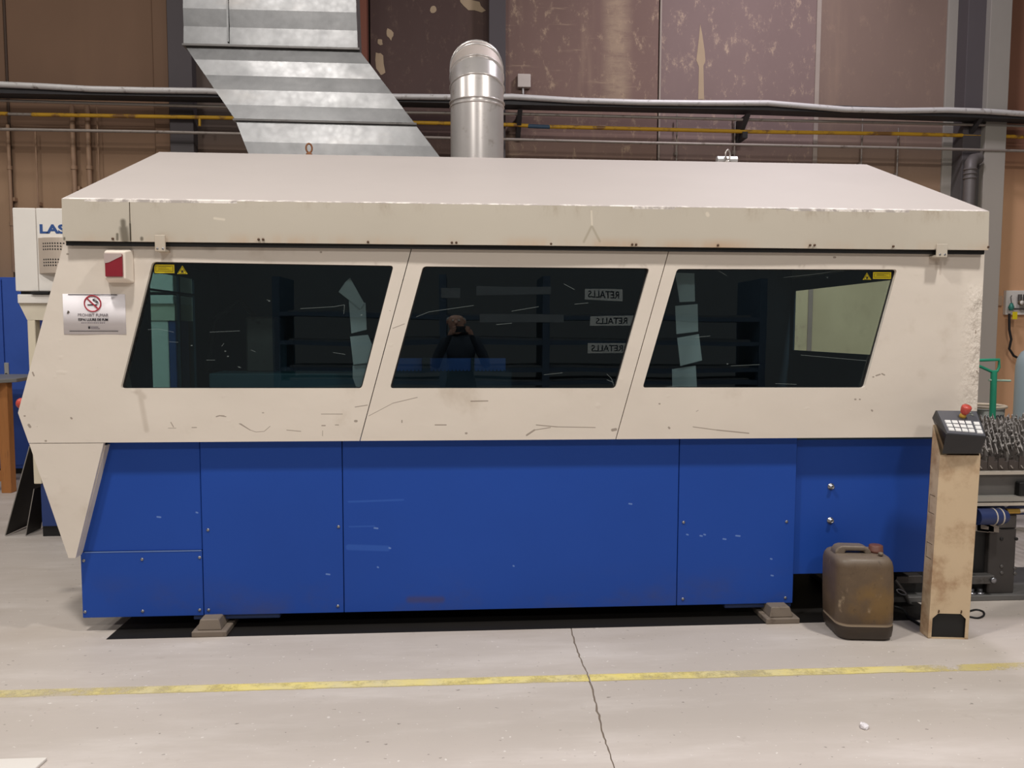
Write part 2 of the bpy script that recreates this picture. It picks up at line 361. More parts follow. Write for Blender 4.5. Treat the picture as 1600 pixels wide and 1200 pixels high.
for side, edge in ((-12, L), (13, R)):
    b = MB()
    for a, c in zip(edge[:-1], edge[1:]):
        b.hexa([(side, a.y, -.005), (a.x, a.y, -.005), (c.x, c.y, -.005), (side, c.y, -.005)], [(side, a.y, 0), (a.x, a.y, 0), (c.x, c.y, 0), (side, c.y, 0)])
    b.build('floor_slab', concrete, fl)
t = NT('worn_yellow_line'); nz = t.noise(2.2, (1, 1, 1), 6, .7, (3, 0, 0))
col = t.mix(t.ramp(nz, .3, .7), lin(236, 218, 128), lin(216, 204, 164))
t.done(col, .6); tr = t.n('BsdfTransparent'); mx = t.n('MixShader')
xx = t.xyz()
worn = t.ma('ADD', t.ramp(t.noise(5, (1, 1, 1), 8, .75, (1, 7, 0)), .44, .62, 0, .7), t.ma('ADD', t.ramp(xx[0], 1.9, 2.75, 0, .85), t.ramp(xx[0], -.9, -2.2, 0, .25)), True)
ey = t.ma('SUBTRACT', t.ma('ABSOLUTE', t.ma('SUBTRACT', xx[1], 3.297)), t.ma('MULTIPLY', t.noise(9, (1, 1, 1), 6, .7), .016))
worn = t.ma('MAXIMUM', worn, t.ramp(ey, .016, .030))
t.l(worn, mx.inputs[0]); t.l(t.b.outputs[0], mx.inputs[1]); t.l(tr.outputs[0], mx.inputs[2]); t.l(mx.outputs[0], t.t.nodes['Material Output'].inputs[0])
def joint_x(y):
    for a, c in zip(mid[:-1], mid[1:]):
        if a.y >= y >= c.y: return a.x+(c.x-a.x)*(a.y-y)/max(1e-6, a.y-c.y)
jx = joint_x(3.297)
for x0, x1 in ((-9, jx-.004), (jx+.004, 3.2)): MB().box(x0, x1, 3.250, 3.345, .0003, .0012).build('painted_line', t.m, fl)
# wall of sheet panels
YW = 9.0
wall = MB().box(-12, 13, YW+.03, YW+.15, 0, 8).build('wall_back', M('wall_core', (50, 42, 38), .8), kind='structure')
wx = lambda px: at(px, 120, YW).x
seams = [-12, wx(-420), wx(-215), wx(10), wx(242), wx(577), wx(770), wx(1030), wx(1277), wx(1508), wx(1800), wx(2020), 13]
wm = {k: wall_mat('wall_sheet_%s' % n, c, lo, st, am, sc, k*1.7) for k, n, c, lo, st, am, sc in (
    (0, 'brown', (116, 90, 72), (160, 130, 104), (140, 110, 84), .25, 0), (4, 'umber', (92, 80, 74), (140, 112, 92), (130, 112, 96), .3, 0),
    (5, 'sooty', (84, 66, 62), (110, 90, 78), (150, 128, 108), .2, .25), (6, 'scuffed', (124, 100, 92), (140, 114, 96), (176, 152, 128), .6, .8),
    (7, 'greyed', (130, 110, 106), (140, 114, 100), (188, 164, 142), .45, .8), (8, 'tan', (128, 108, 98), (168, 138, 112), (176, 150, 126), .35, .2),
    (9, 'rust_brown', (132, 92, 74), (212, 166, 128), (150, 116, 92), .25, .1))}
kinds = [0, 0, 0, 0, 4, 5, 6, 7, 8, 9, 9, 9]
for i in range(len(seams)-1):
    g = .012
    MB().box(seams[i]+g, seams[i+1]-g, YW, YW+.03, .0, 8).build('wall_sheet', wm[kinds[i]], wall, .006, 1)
# seam battens and posts of the wall
TN = [0]
def vpost(px0, px1, y0, y1, m, name='wall_post', z0=0, z1=8, py=120):
    TN[0] += 1
    MB().box(at(px0, py, YW-y0).x, at(px1, py, YW-y0).x, YW-y0, YW-y1, z0, z1).build('trim_%d' % TN[0], m, None, .004, 1, kind='structure')
postr = wall_mat('post_red_brown', (122, 76, 62), (122, 80, 64), (130, 90, 74), .2, 0, 4)
postd = wall_mat('post_dark', (84, 78, 80), (92, 88, 86), (110, 104, 100), .3, 0, 9)
postg = wall_mat('post_grey', (150, 144, 136), (168, 160, 150), (176, 168, 158), .2, 0, 12)
vpost(557, 574, .16, 0, postr); vpost(764, 790, .16, 0, postd); vpost(240, 263, .04, 0, wm[0], 'wall_strip'); vpost(263, 300, .14, 0, postd)
vpost(1030, 1033, .02, 0, M('seam_grey', (160, 146, 136), .7), 'seam_strip'); vpost(1274, 1281, .02, 0, M('seam_grey', (160, 146, 136), .7), 'seam_strip')
vpost(1478, 1508, .03, 0, postg, 'wall_strip'); vpost(1509, 1546, .22, 0, postd); vpost(1544, 1577, .30, .1, postg)
vpost(9, 12, .02, 0, M('seam_dark', (70, 54, 44), .7), 'seam_strip')
tanp = M('bare_plaster', (172, 150, 124), .8, 0, .15, 3)
def patch(px, py, rx, ry, rot=0, n=11, sd=0):
    r = random.Random(sd+px); c = at(px, py, YW-.001); k = YW/FPX; P = []
    for i in range(n):
        a = 2*math.pi*i/n; q = r.uniform(.7, 1.15); x, z = math.cos(a)*rx*q*k, math.sin(a)*ry*q*k
        P.append(c+Vector((x*math.cos(rot)-z*math.sin(rot), 0, x*math.sin(rot)+z*math.cos(rot))))
    MB().prism(P, (0, -.002, 0)).build('peeled_patch', tanp, wall)
for a in ((594,100,7,22,.1),(609,53,6,9,.3),(677,15,5,6,0),(738,8,20,9,-.35),(594,66,4,6,.1)): patch(*a)
c = [(1094,38),(1097,52),(1101,80),(1102,95),(1099,103),(1100,155),(1091,155),(1092,104),(1088,94),(1092,60)]
MB().prism([at(x, y, YW-.001) for x, y in c], (0, -.002, 0)).build('peeled_patch', tanp, wall)
# side walls and roof of the hall, off the frame but in the reflections

# ------------------------------------------------------------------ the laser machine
mach = thing('laser_cutting_machine', 'long cream and blue industrial cutting machine with three dark tinted windows', 'machine', (.4, YB, 0))
XL, XR = -1.90, 2.725; ZE, ZF, ZP = 2.167, 1.968, .987; YR, ZR, YBK = 5.082, 2.664, 6.2
# roof skin (front slope, flat top), thin sheet
rf = MB(); th = .012
rf.hexa([(XL, YF, ZE-th), (XR, YF, ZE-th), (XR-.005, YR, ZR-th), (XL-.0, YR, ZR-th)], [(XL, YF, ZE), (XR, YF, ZE), (XR-.005, YR, ZR), (XL, YR, ZR)])
rf.hexa([(XL, YR, ZR-th), (XR-.005, YR, ZR-th), (XR-.005, YBK, ZR-th), (XL, YBK, ZR-th)], [(XL, YR, ZR), (XR-.005, YR, ZR), (XR-.005, YBK, ZR), (XL, YBK, ZR)])
roof = rf.build('roof', roofm, mach)
# gable ends above the eave
for x0 in (XL, XR-.015): MB().prism([(x0, YF+.02, ZF), (x0, YF+.02, ZE-.012), (x0, YR, ZR-.013), (x0, YBK, ZR-.013), (x0, YBK, ZF)], (.012, 0, 0)).build('gable_end', fasc, mach)
fx = at(203, 340, YF).x
def wavy(x0, x1, z0, z1, y0, y1, n, name):
    b = MB()
    for i in range(n):
        a, c = x0+(x1-x0)*i/n, x0+(x1-x0)*(i+1)/n
        f = lambda x: .004*math.sin(x*2.1+1)+.003*math.sin(x*5.3)
        b.add([(a, y0, z1), (c, y0, z1), (c, y0-f(c)-.002, z0), (a, y0-f(a)-.002, z0), (a, y1, z1), (c, y1, z1), (c, y1-f(c), z0), (a, y1-f(a), z0)],
              [(0, 3, 2, 1), (4, 5, 6, 7), (0, 1, 5, 4), (3, 7, 6, 2)])
    b.add([(x0, y0, z1), (x0, y1, z1), (x0, y1, z0), (x0, y0-.004, z0)], [(0, 1, 2, 3)]); b.add([(x1, y0, z1), (x1, y1, z1), (x1, y1, z0), (x1, y0-.004, z0)], [(3, 2, 1, 0)])
    return b.build(name, fasc, mach)
f1 = wavy(XL, fx-.002, ZF, ZE-.001, YF, YF+.012, 6, 'fascia_panel'); f2 = wavy(fx+.002, XR, ZF, ZE-.001, YF, YF+.012, 60, 'fascia_panel')
MB().box(XL+.004, XR-.004, YF+.018, YF+.03, ZF-.02, ZE-.02).build('fascia_backing', black, mach)
for x, y in ((404,374),(411,374),(575,378),(706,379),(713,379),(861,381),(988,382),(994,382),(1122,383),(1266,383),(1273,383),(1396,385),(176,373),(1544,386)):
    p = at(x, y, YF-.006); MB().lathe(p, (0, -1, 0), [(.006, -.004), (.006, .002), (.003, .004)], 8).build('screw', M('rusty_screw', (92, 70, 54), .6, .4), f2)
# cream door panels
P = lambda x, y: at(x, y, YC)
def rounded(pts, r=.018, n=4):
    out = []; N = len(pts)
    for i in range(N):
        a, b, c = pts[i-1], pts[i], pts[(i+1) % N]; u = (a-b).normalized(); v = (c-b).normalized()
        for k in range(n+1):
            s = k/n; out.append((b+u*r)*(1-s)**2+b*2*s*(1-s)+(b+v*r)*s*s)
    return out
win = [[(238,409),(615,415),(565,607),(188,607)], [(661,416),(1015,419),(962,607),(609,607)], [(1058,420),(1402,421),(1351,606),(1004,606)]]
zt = 1.957; g = .0022
top1, top2 = P(643,388), P(1045,392); bot1, bot2 = P(562,690), P(962,687)
ext = lambda a, b, z: a+(a-b)*((z-a.z)/(a.z-b.z))
t1, t2 = ext(top1, bot1, zt), ext(top2, bot2, zt); b1, b2 = ext(bot1, top1, ZP), ext(bot2, top2, ZP)
pl0 = P(100,378); pl1 = P(28,645); pl2 = P(45,695); pl2.z = ZP; pl0 = ext(pl0, pl1, zt)
V = lambda x, z: Vector((x, YC, z))
outs = [[pl0, V(t1.x-g, zt), V(b1.x-g, ZP), pl2, pl1], [V(t1.x+g, zt), V(t2.x-g, zt), V(b2.x-g, ZP), V(b1.x+g, ZP)], [V(t2.x+g, zt), V(XR+.015, zt), V(XR+.012, ZP), V(b2.x+g, ZP)]]
doors = []; panes = []
for o, wn, cm in zip(outs, win, creams):
    inner = rounded([P(*q) for q in wn])
    dr = MB().holed(o, inner, YC, .02).build('door_panel', cm, mach); doors.append(dr)
    rim = [Vector((q.x, YC+.006, q.z)) for q in inner]; cen = sum(rim, Vector())/len(rim)
    big = [cen+(q-cen)*1.03 for q in rim]
    MB().holed(big, [cen+(q-cen)*.988 for q in rim], YC+.0205, .004).build('pane_seal', rubber, dr)
    MB().prism([Vector((q.x, YC+.025, q.z)) for q in big], (0, .005, 0)).build('window_pane', glass, dr).data
    panes.append(dr)
# lower prow panel
pr = [Vector((pl2.x+.002, YC, ZP-.003)), P(162,698), P(118,872), P(107,872)]; pr[1].z = ZP-.003
MB().prism(pr, (0, .02, 0)).build('prow_panel', cream, mach)
ol = [pl0, pl1, pl2, P(107,872), P(118,872), P(162,697)]
sh = MB()
for a, b in zip(ol[:-1], ol[1:]):
    nrm = Vector((-(b-a).z, 0, (b-a).x)).normalized()*.012
    if nrm.x < 0 and a is not ol[4]: nrm = -nrm
    if a is ol[4]: nrm = Vector((-abs(nrm.x), 0, nrm.z if nrm.x < 0 else -nrm.z))
    if a is ol[3]: nrm = Vector((0, 0, .012))
    o = Vector((0, .021, 0)); e = Vector((0, .4, 0))
    sh.hexa([a+o, b+o, b+o+e, a+o+e], [a+nrm+o, b+nrm+o, b+nrm+o+e, a+nrm+o+e])
sh.build('prow_shroud', cream, mach)
MB().prism([q+Vector((.004, .422, 0)) for q in ol], (0, .012, 0)).build('prow_back', cream, mach)
eb = at(27.5, 627, 4.1)
bt = MB(); bt.lathe((eb.x+.10, 4.1, eb.z-.02), (-1, 0, .12), [(.018, -.06), (.018, .055)], 12); bt.build('button_stem', M('stem_grey', (160, 156, 150), .5), mach)
MB().lathe((eb.x+.10, 4.1, eb.z-.02), (-1, 0, .12), [(.020, .055), (.026, .062), (.027, .09), (.02, .1)], 14).build('emergency_button', red, mach)
# base: blue panels (each with its own screws)
Q = lambda x, y: at(x, y, YB)
zb = Q(537, 957).z; bx = [Q(127,900).x, Q(317,900).x, Q(537,900).x, Q(1058,900).x, Q(1240,900).x]
zs = Q(200,862).z
pan = []
pan.append(MB().box(bx[0], bx[1]-.002, YB, YB+.015, zb, zs-.002).build('base_panel', blue, mach, .002, 1))
pan.append(MB().box(bx[0]-.0, bx[1]-.002, YB+.006, YB+.02, zs+.002, 1.0).build('base_panel', blue, mach, .002, 1))
MB().box(bx[0]+.02, bx[1]-.004, YB-.0015, YB+.004, zs-.003, zs+.002).build('panel_lip', M('lip_blue', (96, 122, 176), .4), mach)
for a, b in ((1, 2), (2, 3), (3, 4)): pan.append(MB().box(bx[a]+.002, bx[b]-.002, YB, YB+.015, zb, 1.0).build('base_panel', blue, mach, .002, 1))
zr = at(1350, 895, YB+.03).z
pan.append(MB().box(bx[4]+.002, 2.57, YB+.03, YB+.045, zr, 1.0).build('base_panel', blue, mach, .002, 1))
for i, x, y in ((0,222,874),(0,312,871),(0,133,956),(0,223,955),(0,312,953),(0,131,876),(2,326,953),(2,325,828),(2,529,823),(2,528,947),(4,1068,816),(4,1067,936),(4,1227,934),(4,1229,815)):
    p = Q(x, y); MB().lathe((p.x, YB+.001, p.z), (0, -1, 0), [(.0085, -.003), (.0085, .003), (.005, .006)], 10).build('screw', screwm, pan[i])
for x, y in ((1298,760),(1297,813)):
    p = at(x, y, YB+.03)
    MB().lathe((p.x, YB+.03, p.z), (0, -1, 0), [(.018, -.004), (.018, .004), (.011, .005), (.011, .022), (.006, .022), (.006, .012)], 14).build('bolt', screwm, pan[-1])
# frame behind the panels
MB().box(bx[0]+.01, bx[4]-.01, YB+.022, 6.0, .16, .96).build('base_frame', black, mach)
MB().box(bx[4], 2.56, YB+.05, 6.0, zr+.01, .96).build('base_frame', black, mach)
for a, b in ((300, 436), (1134, 1238)):
    MB().box(Q(a, 960).x, Q(b, 960).x, YB+.02, YB+.5, zb-.03, .165).build('foot_beam', M('foot_blue', (44, 62, 104), .55, 0, .15), mach, .004, 1)
ft = M('cast_foot', (122, 110, 98), .7, .1, .2, dirt=(80, 66, 54))
for a, b in ((300, 355), (1196, 1248)):
    x0, x1 = at(a, 990, 3.87).x, at(b, 990, 3.87).x; k = .03
    f = MB().box(x0, x1, 3.86, 4.08, 0, .03).build('foot', ft, mach, .004, 1)
    MB().hexa([(x0+k*.8, 3.875, .03), (x1-k, 3.875, .03), (x1-k, 4.06, .03), (x0+k*.8, 4.06, .03)], [(x0+k*1.2, 3.885, .083), (x1-k*1.5, 3.885, .083), (x1-k*1.5, 4.05, .083), (x0+k*1.2, 4.05, .083)]).build('foot_pad', ft, f, .004, 1)
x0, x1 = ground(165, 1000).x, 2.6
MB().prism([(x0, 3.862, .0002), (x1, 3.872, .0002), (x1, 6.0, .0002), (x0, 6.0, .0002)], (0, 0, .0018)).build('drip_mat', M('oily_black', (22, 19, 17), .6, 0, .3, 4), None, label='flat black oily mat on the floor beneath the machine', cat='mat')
# clips over the fascia joint
for x, y0, y1, w_ in ((250, 367, 393, 17), (1472, 381, 402, 16)):
    a, b = at(x-w_/2, y0, YF-.02), at(x+w_/2, y1, YF-.02)
    cl = MB().box(a.x, b.x, YF-.022, YF-.012, b.z, a.z).box(a.x, b.x, YF-.014, YC+.01, b.z, b.z+.012).build('latch_clip', fasc, mach, .002, 1)
    for s in (-.012, .014): MB().lathe(((a.x+b.x)/2+s, YF-.022, b.z+.014), (0, -1, 0), [(.005, -.001), (.005, .002)], 8).build('rivet', screwm, cl)
# lifting eyes on the ridge
def eye(px, py, h, m, Y=YR+.03):
    p = at(px, py, Y); p.z = ZR
    b = MB(); b.tube([p+Vector((.018*math.cos(t), .3*.018*math.cos(t), h*.62+h*.38*math.sin(t))) for t in [2*math.pi*k/16 for k in range(17)]], .006, 8, False)
    b.lathe(p, (0, 0, 1), [(.02, -.004), (.02, .012), (.01, .02), (.008, h*.3)], 12); return b.build('lifting_eye', m, mach)
eye(483, 240, .075, M('rusty_steel', (132, 88, 58), .7, .3)); eye(1137, 252, .085, M('steel_eye', (180, 172, 166), .35, .8))
# interior: walls, back wall, bed, gantry, hanging flaps
il = MB(); il.box(XL, XL+.012, 4.0, 4.80, ZP-.02, ZF+.1).box(XL, XL+.012, 5.62, YBK, ZP-.02, ZF+.1).box(XL, XL+.012, 4.80, 5.62, 1.90, ZF+.1)
il.build('end_wall', dark, mach)
tg_ = NT('teal_pane'); tt = tg_.n('BsdfTransparent'); tt.inputs[0].default_value = (.66, .86, .86, 1); tq = tg_.n('BsdfGlossy'); tq.inputs['Roughness'].default_value = .02; tf = tg_.n('Fresnel'); tg_.l(tg_.ma('SUBTRACT', 1.5, tg_.ma('MULTIPLY', tg_.n('NewGeometry').outputs['Backfacing'], 1.5-1/1.5)), tf.inputs[0]); tm = tg_.n('MixShader')
tg_.l(tf.outputs[0], tm.inputs[0]); tg_.l(tt.outputs[0], tm.inputs[1]); tg_.l(tq.outputs[0], tm.inputs[2]); tg_.l(tm.outputs[0], tg_.t.nodes['Material Output'].inputs[0])
ewin = MB().box(XL, XL+.004, 4.80, 5.62, ZP, 1.90).build('end_window', tg_.m, mach)
for y_ in (4.80, 5.30, 5.60): MB().box(XL+.004, XL+.02, y_, y_+.02, ZP, 1.90).build('window_bar', dark, ewin)
MB().box(XL+.004, XL+.02, 4.80, 5.62, at(250,458,5.2).z, at(250,455,5.2).z).build('window_bar', dark, ewin)
ir = MB(); ir.box(XR-.012, XR, 3.95, 4.40, ZP-.02, ZF+.1).box(XR-.012, XR, 6.13, YBK, ZP-.02, ZF+.1).box(XR-.012, XR, 4.40, 6.13, 1.87, ZF+.1).box(XR-.012, XR, 4.40, 6.13, ZP-.02, 1.39)
ir.build('end_wall', dark, mach)
MB().box(XL, XR, YBK-.012, YBK, ZP-.02, ZR-.013).build('rear_wall', dark, mach)
MB().box(XL+.02, XR-.02, YB+.02, YBK-.02, .965, .985).build('machine_bed', dark, mach)
gn = M('gantry_blue_green', (70, 110, 124), .5, 0, .1)
gz = at(440, 583, 4.35).z
gb = MB().box(at(326,590,4.35).x, at(556,590,4.35).x, 4.35, 4.6, .99, gz).build('gantry_beam', gn, mach, .01, 2)
hx = at(412,540,4.5).x
gb2 = MB().box(hx-.13, hx+.10, 4.62, 4.8, .99, 1.62).build('gantry_column', dark, mach, .01, 1)
MB().box(hx-.10, hx+.06, 4.5, 4.62, 1.3, 1.62).build('head_carriage', gunm, gb2, .01, 1)
MB().lathe((hx-.02, 4.55, 1.3), (0, 0, -1), [(.04, 0), (.04, .08), (.02, .12), (.012, .17), (.004, .2)], 16).build('cutting_head', screwm, gb2)
MB().tube([(hx-.05, 4.56, 1.6), (hx-.15, 4.58, 1.72), (hx-.3, 4.6, 1.6), (hx-.36, 4.62, 1.3)], .018, 8).build('hose', rubber, gb2)
tb = M('table_blue', (60, 104, 190), .5, 0, .15)
za, zb2 = at(700,560,4.4).z, at(700,577,4.4).z
bb = MB().box(at(620,565,4.4).x, at(790,565,4.4).x, 4.4, 4.46, zb2-.01, za).build('table_beam', tb, mach)
for k in range(2): MB().box(at((660, 736)[k],565,4.395).x, at((672, 741)[k],565,4.395).x, 4.385, 4.40, zb2-.02, za+.004).build('beam_bracket', dark, bb)
for r in range(4):
    b = MB(); x0, x1 = at(612,565,4.3+r*.03).x, at(800,565,4.3+r*.03).x; n = 32
    if r: x0 += .9*r; x1 += .9*r
    yy = (4.33 if r == 0 else 4.3+r*.35)
    top = zb2+.004 if r == 0 else 1.12
    P_ = [(x0, yy, .99)]
    for i in range(n): P_ += [(x0+(x1-x0)*(i+.0)/n, yy, top), (x0+(x1-x0)*(i+.5)/n, yy, top-.02)]
    P_ += [(x1, yy, top), (x1, yy, .99)]
    for i in range(1, len(P_)-2): b.add([(P_[i][0], yy, .99), (P_[i+1][0], yy, .99), P_[i+1], P_[i]], [(0, 1, 2, 3)])
    b.build('support_slat', dark, mach)
flap = M('grey_flap', (176, 176, 180), .6, 0, .1)
def flaps(quads, Y):
    for i, q in enumerate(quads):
        MB().prism([at(x, y, Y+.012*(i % 2)) for x, y in q], (0, .004, 0)).build('hanging_flap', flap, mach)
flaps([[(547,434),(553,445),(569,474),(563,483),(529,456),(540,440)], [(545,470),(571,473),(573,515),(549,521)], [(547,526),(575,523),(582,540),(575,567),(552,570)], [(551,571),(576,567),(566,606),(556,604),(551,590)]], 4.02)
flaps([[(1055,426),(1085,427),(1086,471),(1062,472)], [(1055,478),(1090,475),(1091,518),(1057,522)], [(1058,528),(1092,522),(1097,563),(1063,572)], [(1050,577),(1087,571),(1090,620),(1051,620)]], 4.02)
# stickers on the panes
def sticker(px0, px1, py0, py1, Y=YC+.0245):
    a, b = at(px0, py0, Y), at(px1, py1, Y); d = panes[0 if px0 < 800 else 2]
    MB().box(a.x, b.x, Y-.001, Y, b.z, a.z).build('warning_sticker', ink, d)
    MB().box(a.x+.004, b.x-.004, Y-.0016, Y-.001, b.z+.004, a.z-.004).build('warning_sticker', yel, d)
    MB().box(a.x+.010, b.x-.010, Y-.0019, Y-.0016, b.z+.010, a.z-.010).build('sticker_border', ink, d)
    MB().box(a.x+.012, b.x-.012, Y-.0023, Y-.0019, b.z+.012, a.z-.012).build('warning_sticker', yel, d)
    tx = MB(); H = a.z-b.z-.03
    for k in range(4): tx.box(a.x+.018+.006*(k % 2), b.x-.018-.012*(k % 3), Y-.0026, Y-.0023, b.z+.017+H*k/3.4, b.z+.0185+H*k/3.4)
    tx.build('sticker_print', M('sticker_ink', (110, 98, 30), .6), d)
def tri(cx, py0, py1, w_, Y=YC+.0245):
    a, b, c = at(cx, py0, Y), at(cx+w_/2, py1, Y), at(cx-w_/2, py1, Y); d = panes[0 if cx < 800 else 2]; cen = (a+b+c)/3
    for k, (s, m_) in enumerate(((1, yel), (.84, ink), (.68, yel))):
        MB().prism([cen+(q-cen)*s+Vector((0, -.0007*k, 0)) for q in (a, b, c)], (0, -.0007, 0)).build('laser_triangle', m_, d)
    st = []
    for k in range(16):
        r_ = .013 if k % 2 == 0 else .004; t_ = 2*math.pi*k/16; st.append(cen+Vector((r_*math.cos(t_), -.0021, r_*math.sin(t_)-.002)))
    MB().prism(st, (0, -.0006, 0)).build('laser_symbol', ink, d)
sticker(240, 274, 412, 428); tri(285, 415, 428, 16); sticker(1363, 1393, 424, 437); tri(1354.5, 426, 437, 13)

# ------------------------------------------------------------------ beacon and notice on the machine
bp = at(189, 416, YC)
beacon = thing('alarm_beacon', 'white boxed alarm light with dark red lens beside the left window', 'alarm light', (bp.x, YC, bp.z))
def q4(a, Y): return [at(x, y, Y) for x, y in a]
w_ = .063; hh = .082; cx, cz = bp.x-.0, bp.z
back = [(cx-w_, YC, cz+hh), (cx+w_, YC, cz+hh), (cx+w_, YC, cz-hh), (cx-w_, YC, cz-hh)]
fr = [(cx-w_*.80, YC-.062, cz+hh*.80), (cx+w_*.72, YC-.062, cz+hh*.80), (cx+w_*.72, YC-.062, cz-hh*.80), (cx-w_*.80, YC-.062, cz-hh*.80)]
MB().hexa(back, fr).build('housing', M('beacon_white', (232, 220, 206), .45, 0, .05, dirt=(150, 120, 90), dlo=.6, dhi=.85), beacon, .006, 2)
lx0, lx1, lz0, lz1 = cx-w_*.70, cx+w_*.58, cz-hh*.68, cz+hh*.66
MB().box(lx0, lx1, YC-.074, YC-.061, lz0, lz1).build('lens', M('dark_red_lens', (138, 42, 52), .18, 0, .1, 20, spec=.6), beacon, .003, 1)
zm = lz1-(lz1-lz0)*.42
MB().prism([(lx0-.001, YC-.0742, lz1), (lx1, YC-.0742, lz1), (lx1, YC-.0742, lz1-.012), (lx0+.02, YC-.0742, zm+.004), (lx0-.001, YC-.0742, zm)], (0, -.0012, 0)).build('pale_wedge', M('lens_silver', (196, 178, 172), .3, .2), beacon)  # pale silver wedge across the upper part of the lens
a, b = at(98, 459, YC), at(197, 523, YC)
sg = thing('no_smoking_notice', 'white paper no-smoking notice taped to the cream panel', 'sign', ((a.x+b.x)/2, YC, b.z))
NX = lambda px: at(px, 490, YC).x
NZ = lambda py: at(148, py, YC).z
sx0, sx1, sz0, sz1 = NX(99), NX(196.5), NZ(522.5), NZ(459.5)
b_ = MB(); n = 10
for i in range(n):
    xa, xb = sx0+(sx1-sx0)*i/n, sx0+(sx1-sx0)*(i+1)/n; f = lambda x: .0015+.001*math.sin((x-sx0)*22)
    b_.add([(xa, YC-f(xa), sz1), (xb, YC-f(xb), sz1), (xb, YC-f(xb), sz0), (xa, YC-f(xa), sz0), (xa, YC-.0002, sz1), (xb, YC-.0002, sz1), (xb, YC-.0002, sz0), (xa, YC-.0002, sz0)], [(0, 3, 2, 1), (4, 5, 6, 7), (0, 1, 5, 4), (3, 7, 6, 2)], True)
b_.build('paper_sheet', paper, sg)
YS = YC-.0028
MB().box(NX(108), NX(184), YS-.0006, YS, NZ(460.2), NZ(459)).build('rule_line', ink, sg) if False else None
MB().box(NX(108), NX(184), YS-.0006, YS, NZ(460.6)-.001, NZ(459.6)-.001).build('rule_line', ink, sg)
MB().box(NX(108), NX(184), YS-.0006, YS, NZ(518), NZ(517.2)).build('rule_line', ink, sg)
cc = Vector((NX(145.6), YS, NZ(474.2))); R0 = .0385
MB().tube([cc+Vector((R0*math.cos(t), 0, R0*math.sin(t))) for t in [2*math.pi*k/28 for k in range(29)]], .0032, 6, False).build('red_ring', redink, sg)
d45 = Vector((.7071, 0, -.7071)); nn = Vector((.7071, 0, .7071))*.003
MB().prism([cc-d45*R0+nn, cc+d45*R0+nn, cc+d45*R0-nn, cc-d45*R0-nn], (0, -.002, 0)).build('red_bar', redink, sg)
MB().box(cc.x-.024, cc.x+.022, YS-.001, YS, cc.z-.009, cc.z-.004).build('cigarette', ink, sg)
MB().tube([cc+Vector(q) for q in ((.021, 0, -.001), (.020, 0, .007), (.011, 0, .009), (.012, 0, .015), (.002, 0, .014), (.002, 0, .021), (.012, 0, .022))], .0017, 6).build('smoke_mark', ink, sg)
MB().tube([cc+Vector(q) for q in ((.026, 0, -.001), (.025, 0, .010), (.016, 0, .013), (.017, 0, .020))], .0017, 6).build('smoke_mark', ink, sg)
text('notice_text', 'PROHIBIT FUMAR', .0205, inkg, sg, (cc.x, YS, NZ(494.5)), .90, 0, align='CENTER')
text('notice_text', 'ESPAI LLIURE DE FUM', .0175, ink, sg, (cc.x, YS, NZ(501.4)), .85, .0004, align='CENTER')
text('notice_text', 'AVÍS INFORMATIU DE LA LLEI', .0095, inkg, sg, (cc.x, YS, NZ(505.0)), 1, 0, align='CENTER') if False else None
lg = MB()
for k in range(12): lg.box(NX(127)+k*.0096, NX(127)+k*.0096+.0072-(k % 3)*.001, YS-.0005, YS, NZ(505.2), NZ(503.9))
lg.build('small_print', inkg, sg)
MB().box(NX(137.6), NX(140.5), YS-.0005, YS, NZ(513.8), NZ(510.2)).build('logo_mark', ink, sg)
lg = MB()
for k in range(2): lg.box(NX(141.4), NX((153, 155.5)[k]), YS-.0005, YS, NZ((512, 514.2)[k]), NZ((510.8, 513.2)[k]))
lg.build('logo_print', inkg, sg)
pt = [(105.2,490),(107,485.4),(109.5,487.5),(107,490.4)]
MB().prism([Vector((NX(x), YS, NZ(y))) for x, y in pt], (0, -.002, 0)).build('torn_spot', M('tear_brown', (84, 76, 66), .7), sg)

# ------------------------------------------------------------------ duct with folded sheets
Yb, Ym, Yt = 5.30, 5.36, 5.52
duct = thing('air_duct', 'wide rectangular galvanised duct rising from the back of the roof', 'duct', (-1.2, 5.5, ZR))
def sheet_band(tl, tr_, bl, br, Y0, Y1, n, amp, name, dep=.22):
    """a folded front skin between two levels with its side skins"""
    pts_ = []
    for i in range(n+1):
        s = i/n; y = Y0+(Y1-Y0)*s
        a = at(tl[0]+(bl[0]-tl[0])*s, tl[1]+(bl[1]-tl[1])*s, y); b = at(tr_[0]+(br[0]-tr_[0])*s, tr_[1]+(br[1]-tr_[1])*s, y)
        o = Vector((0, -amp if i % 2 else amp, 0)); pts_.append((a+o, b+o, a+Vector((0, dep, 0)), b+Vector((0, dep, 0))))
    for i in range(n):
        b = MB(); A, B = pts_[i], pts_[i+1]
        b.hexa([A[0], A[1], A[3], A[2]], [B[0], B[1], B[3], B[2]]); b.build(name, galv, duct)
def lerp2(a, b, s): return (a[0]+(b[0]-a[0])*s, a[1]+(b[1]-a[1])*s)
TL, TR = (288, 70), (560, 77); ML, MR = (367, 186), (648, 193)
sheet_band(TL, TR, ML, MR, Yt, Ym, 5, .006, 'folded_sheet')
sheet_band((368, 188), (649, 195), (394, 255), (700, 262), Ym-.01, Yb, 2, .004, 'folded_sheet')
up0 = [(283, -180), (550, -173)]
sheet_band(up0[0], up0[1], (287, 68), (559, 75), Yt, Yt, 9, .004, 'folded_sheet')
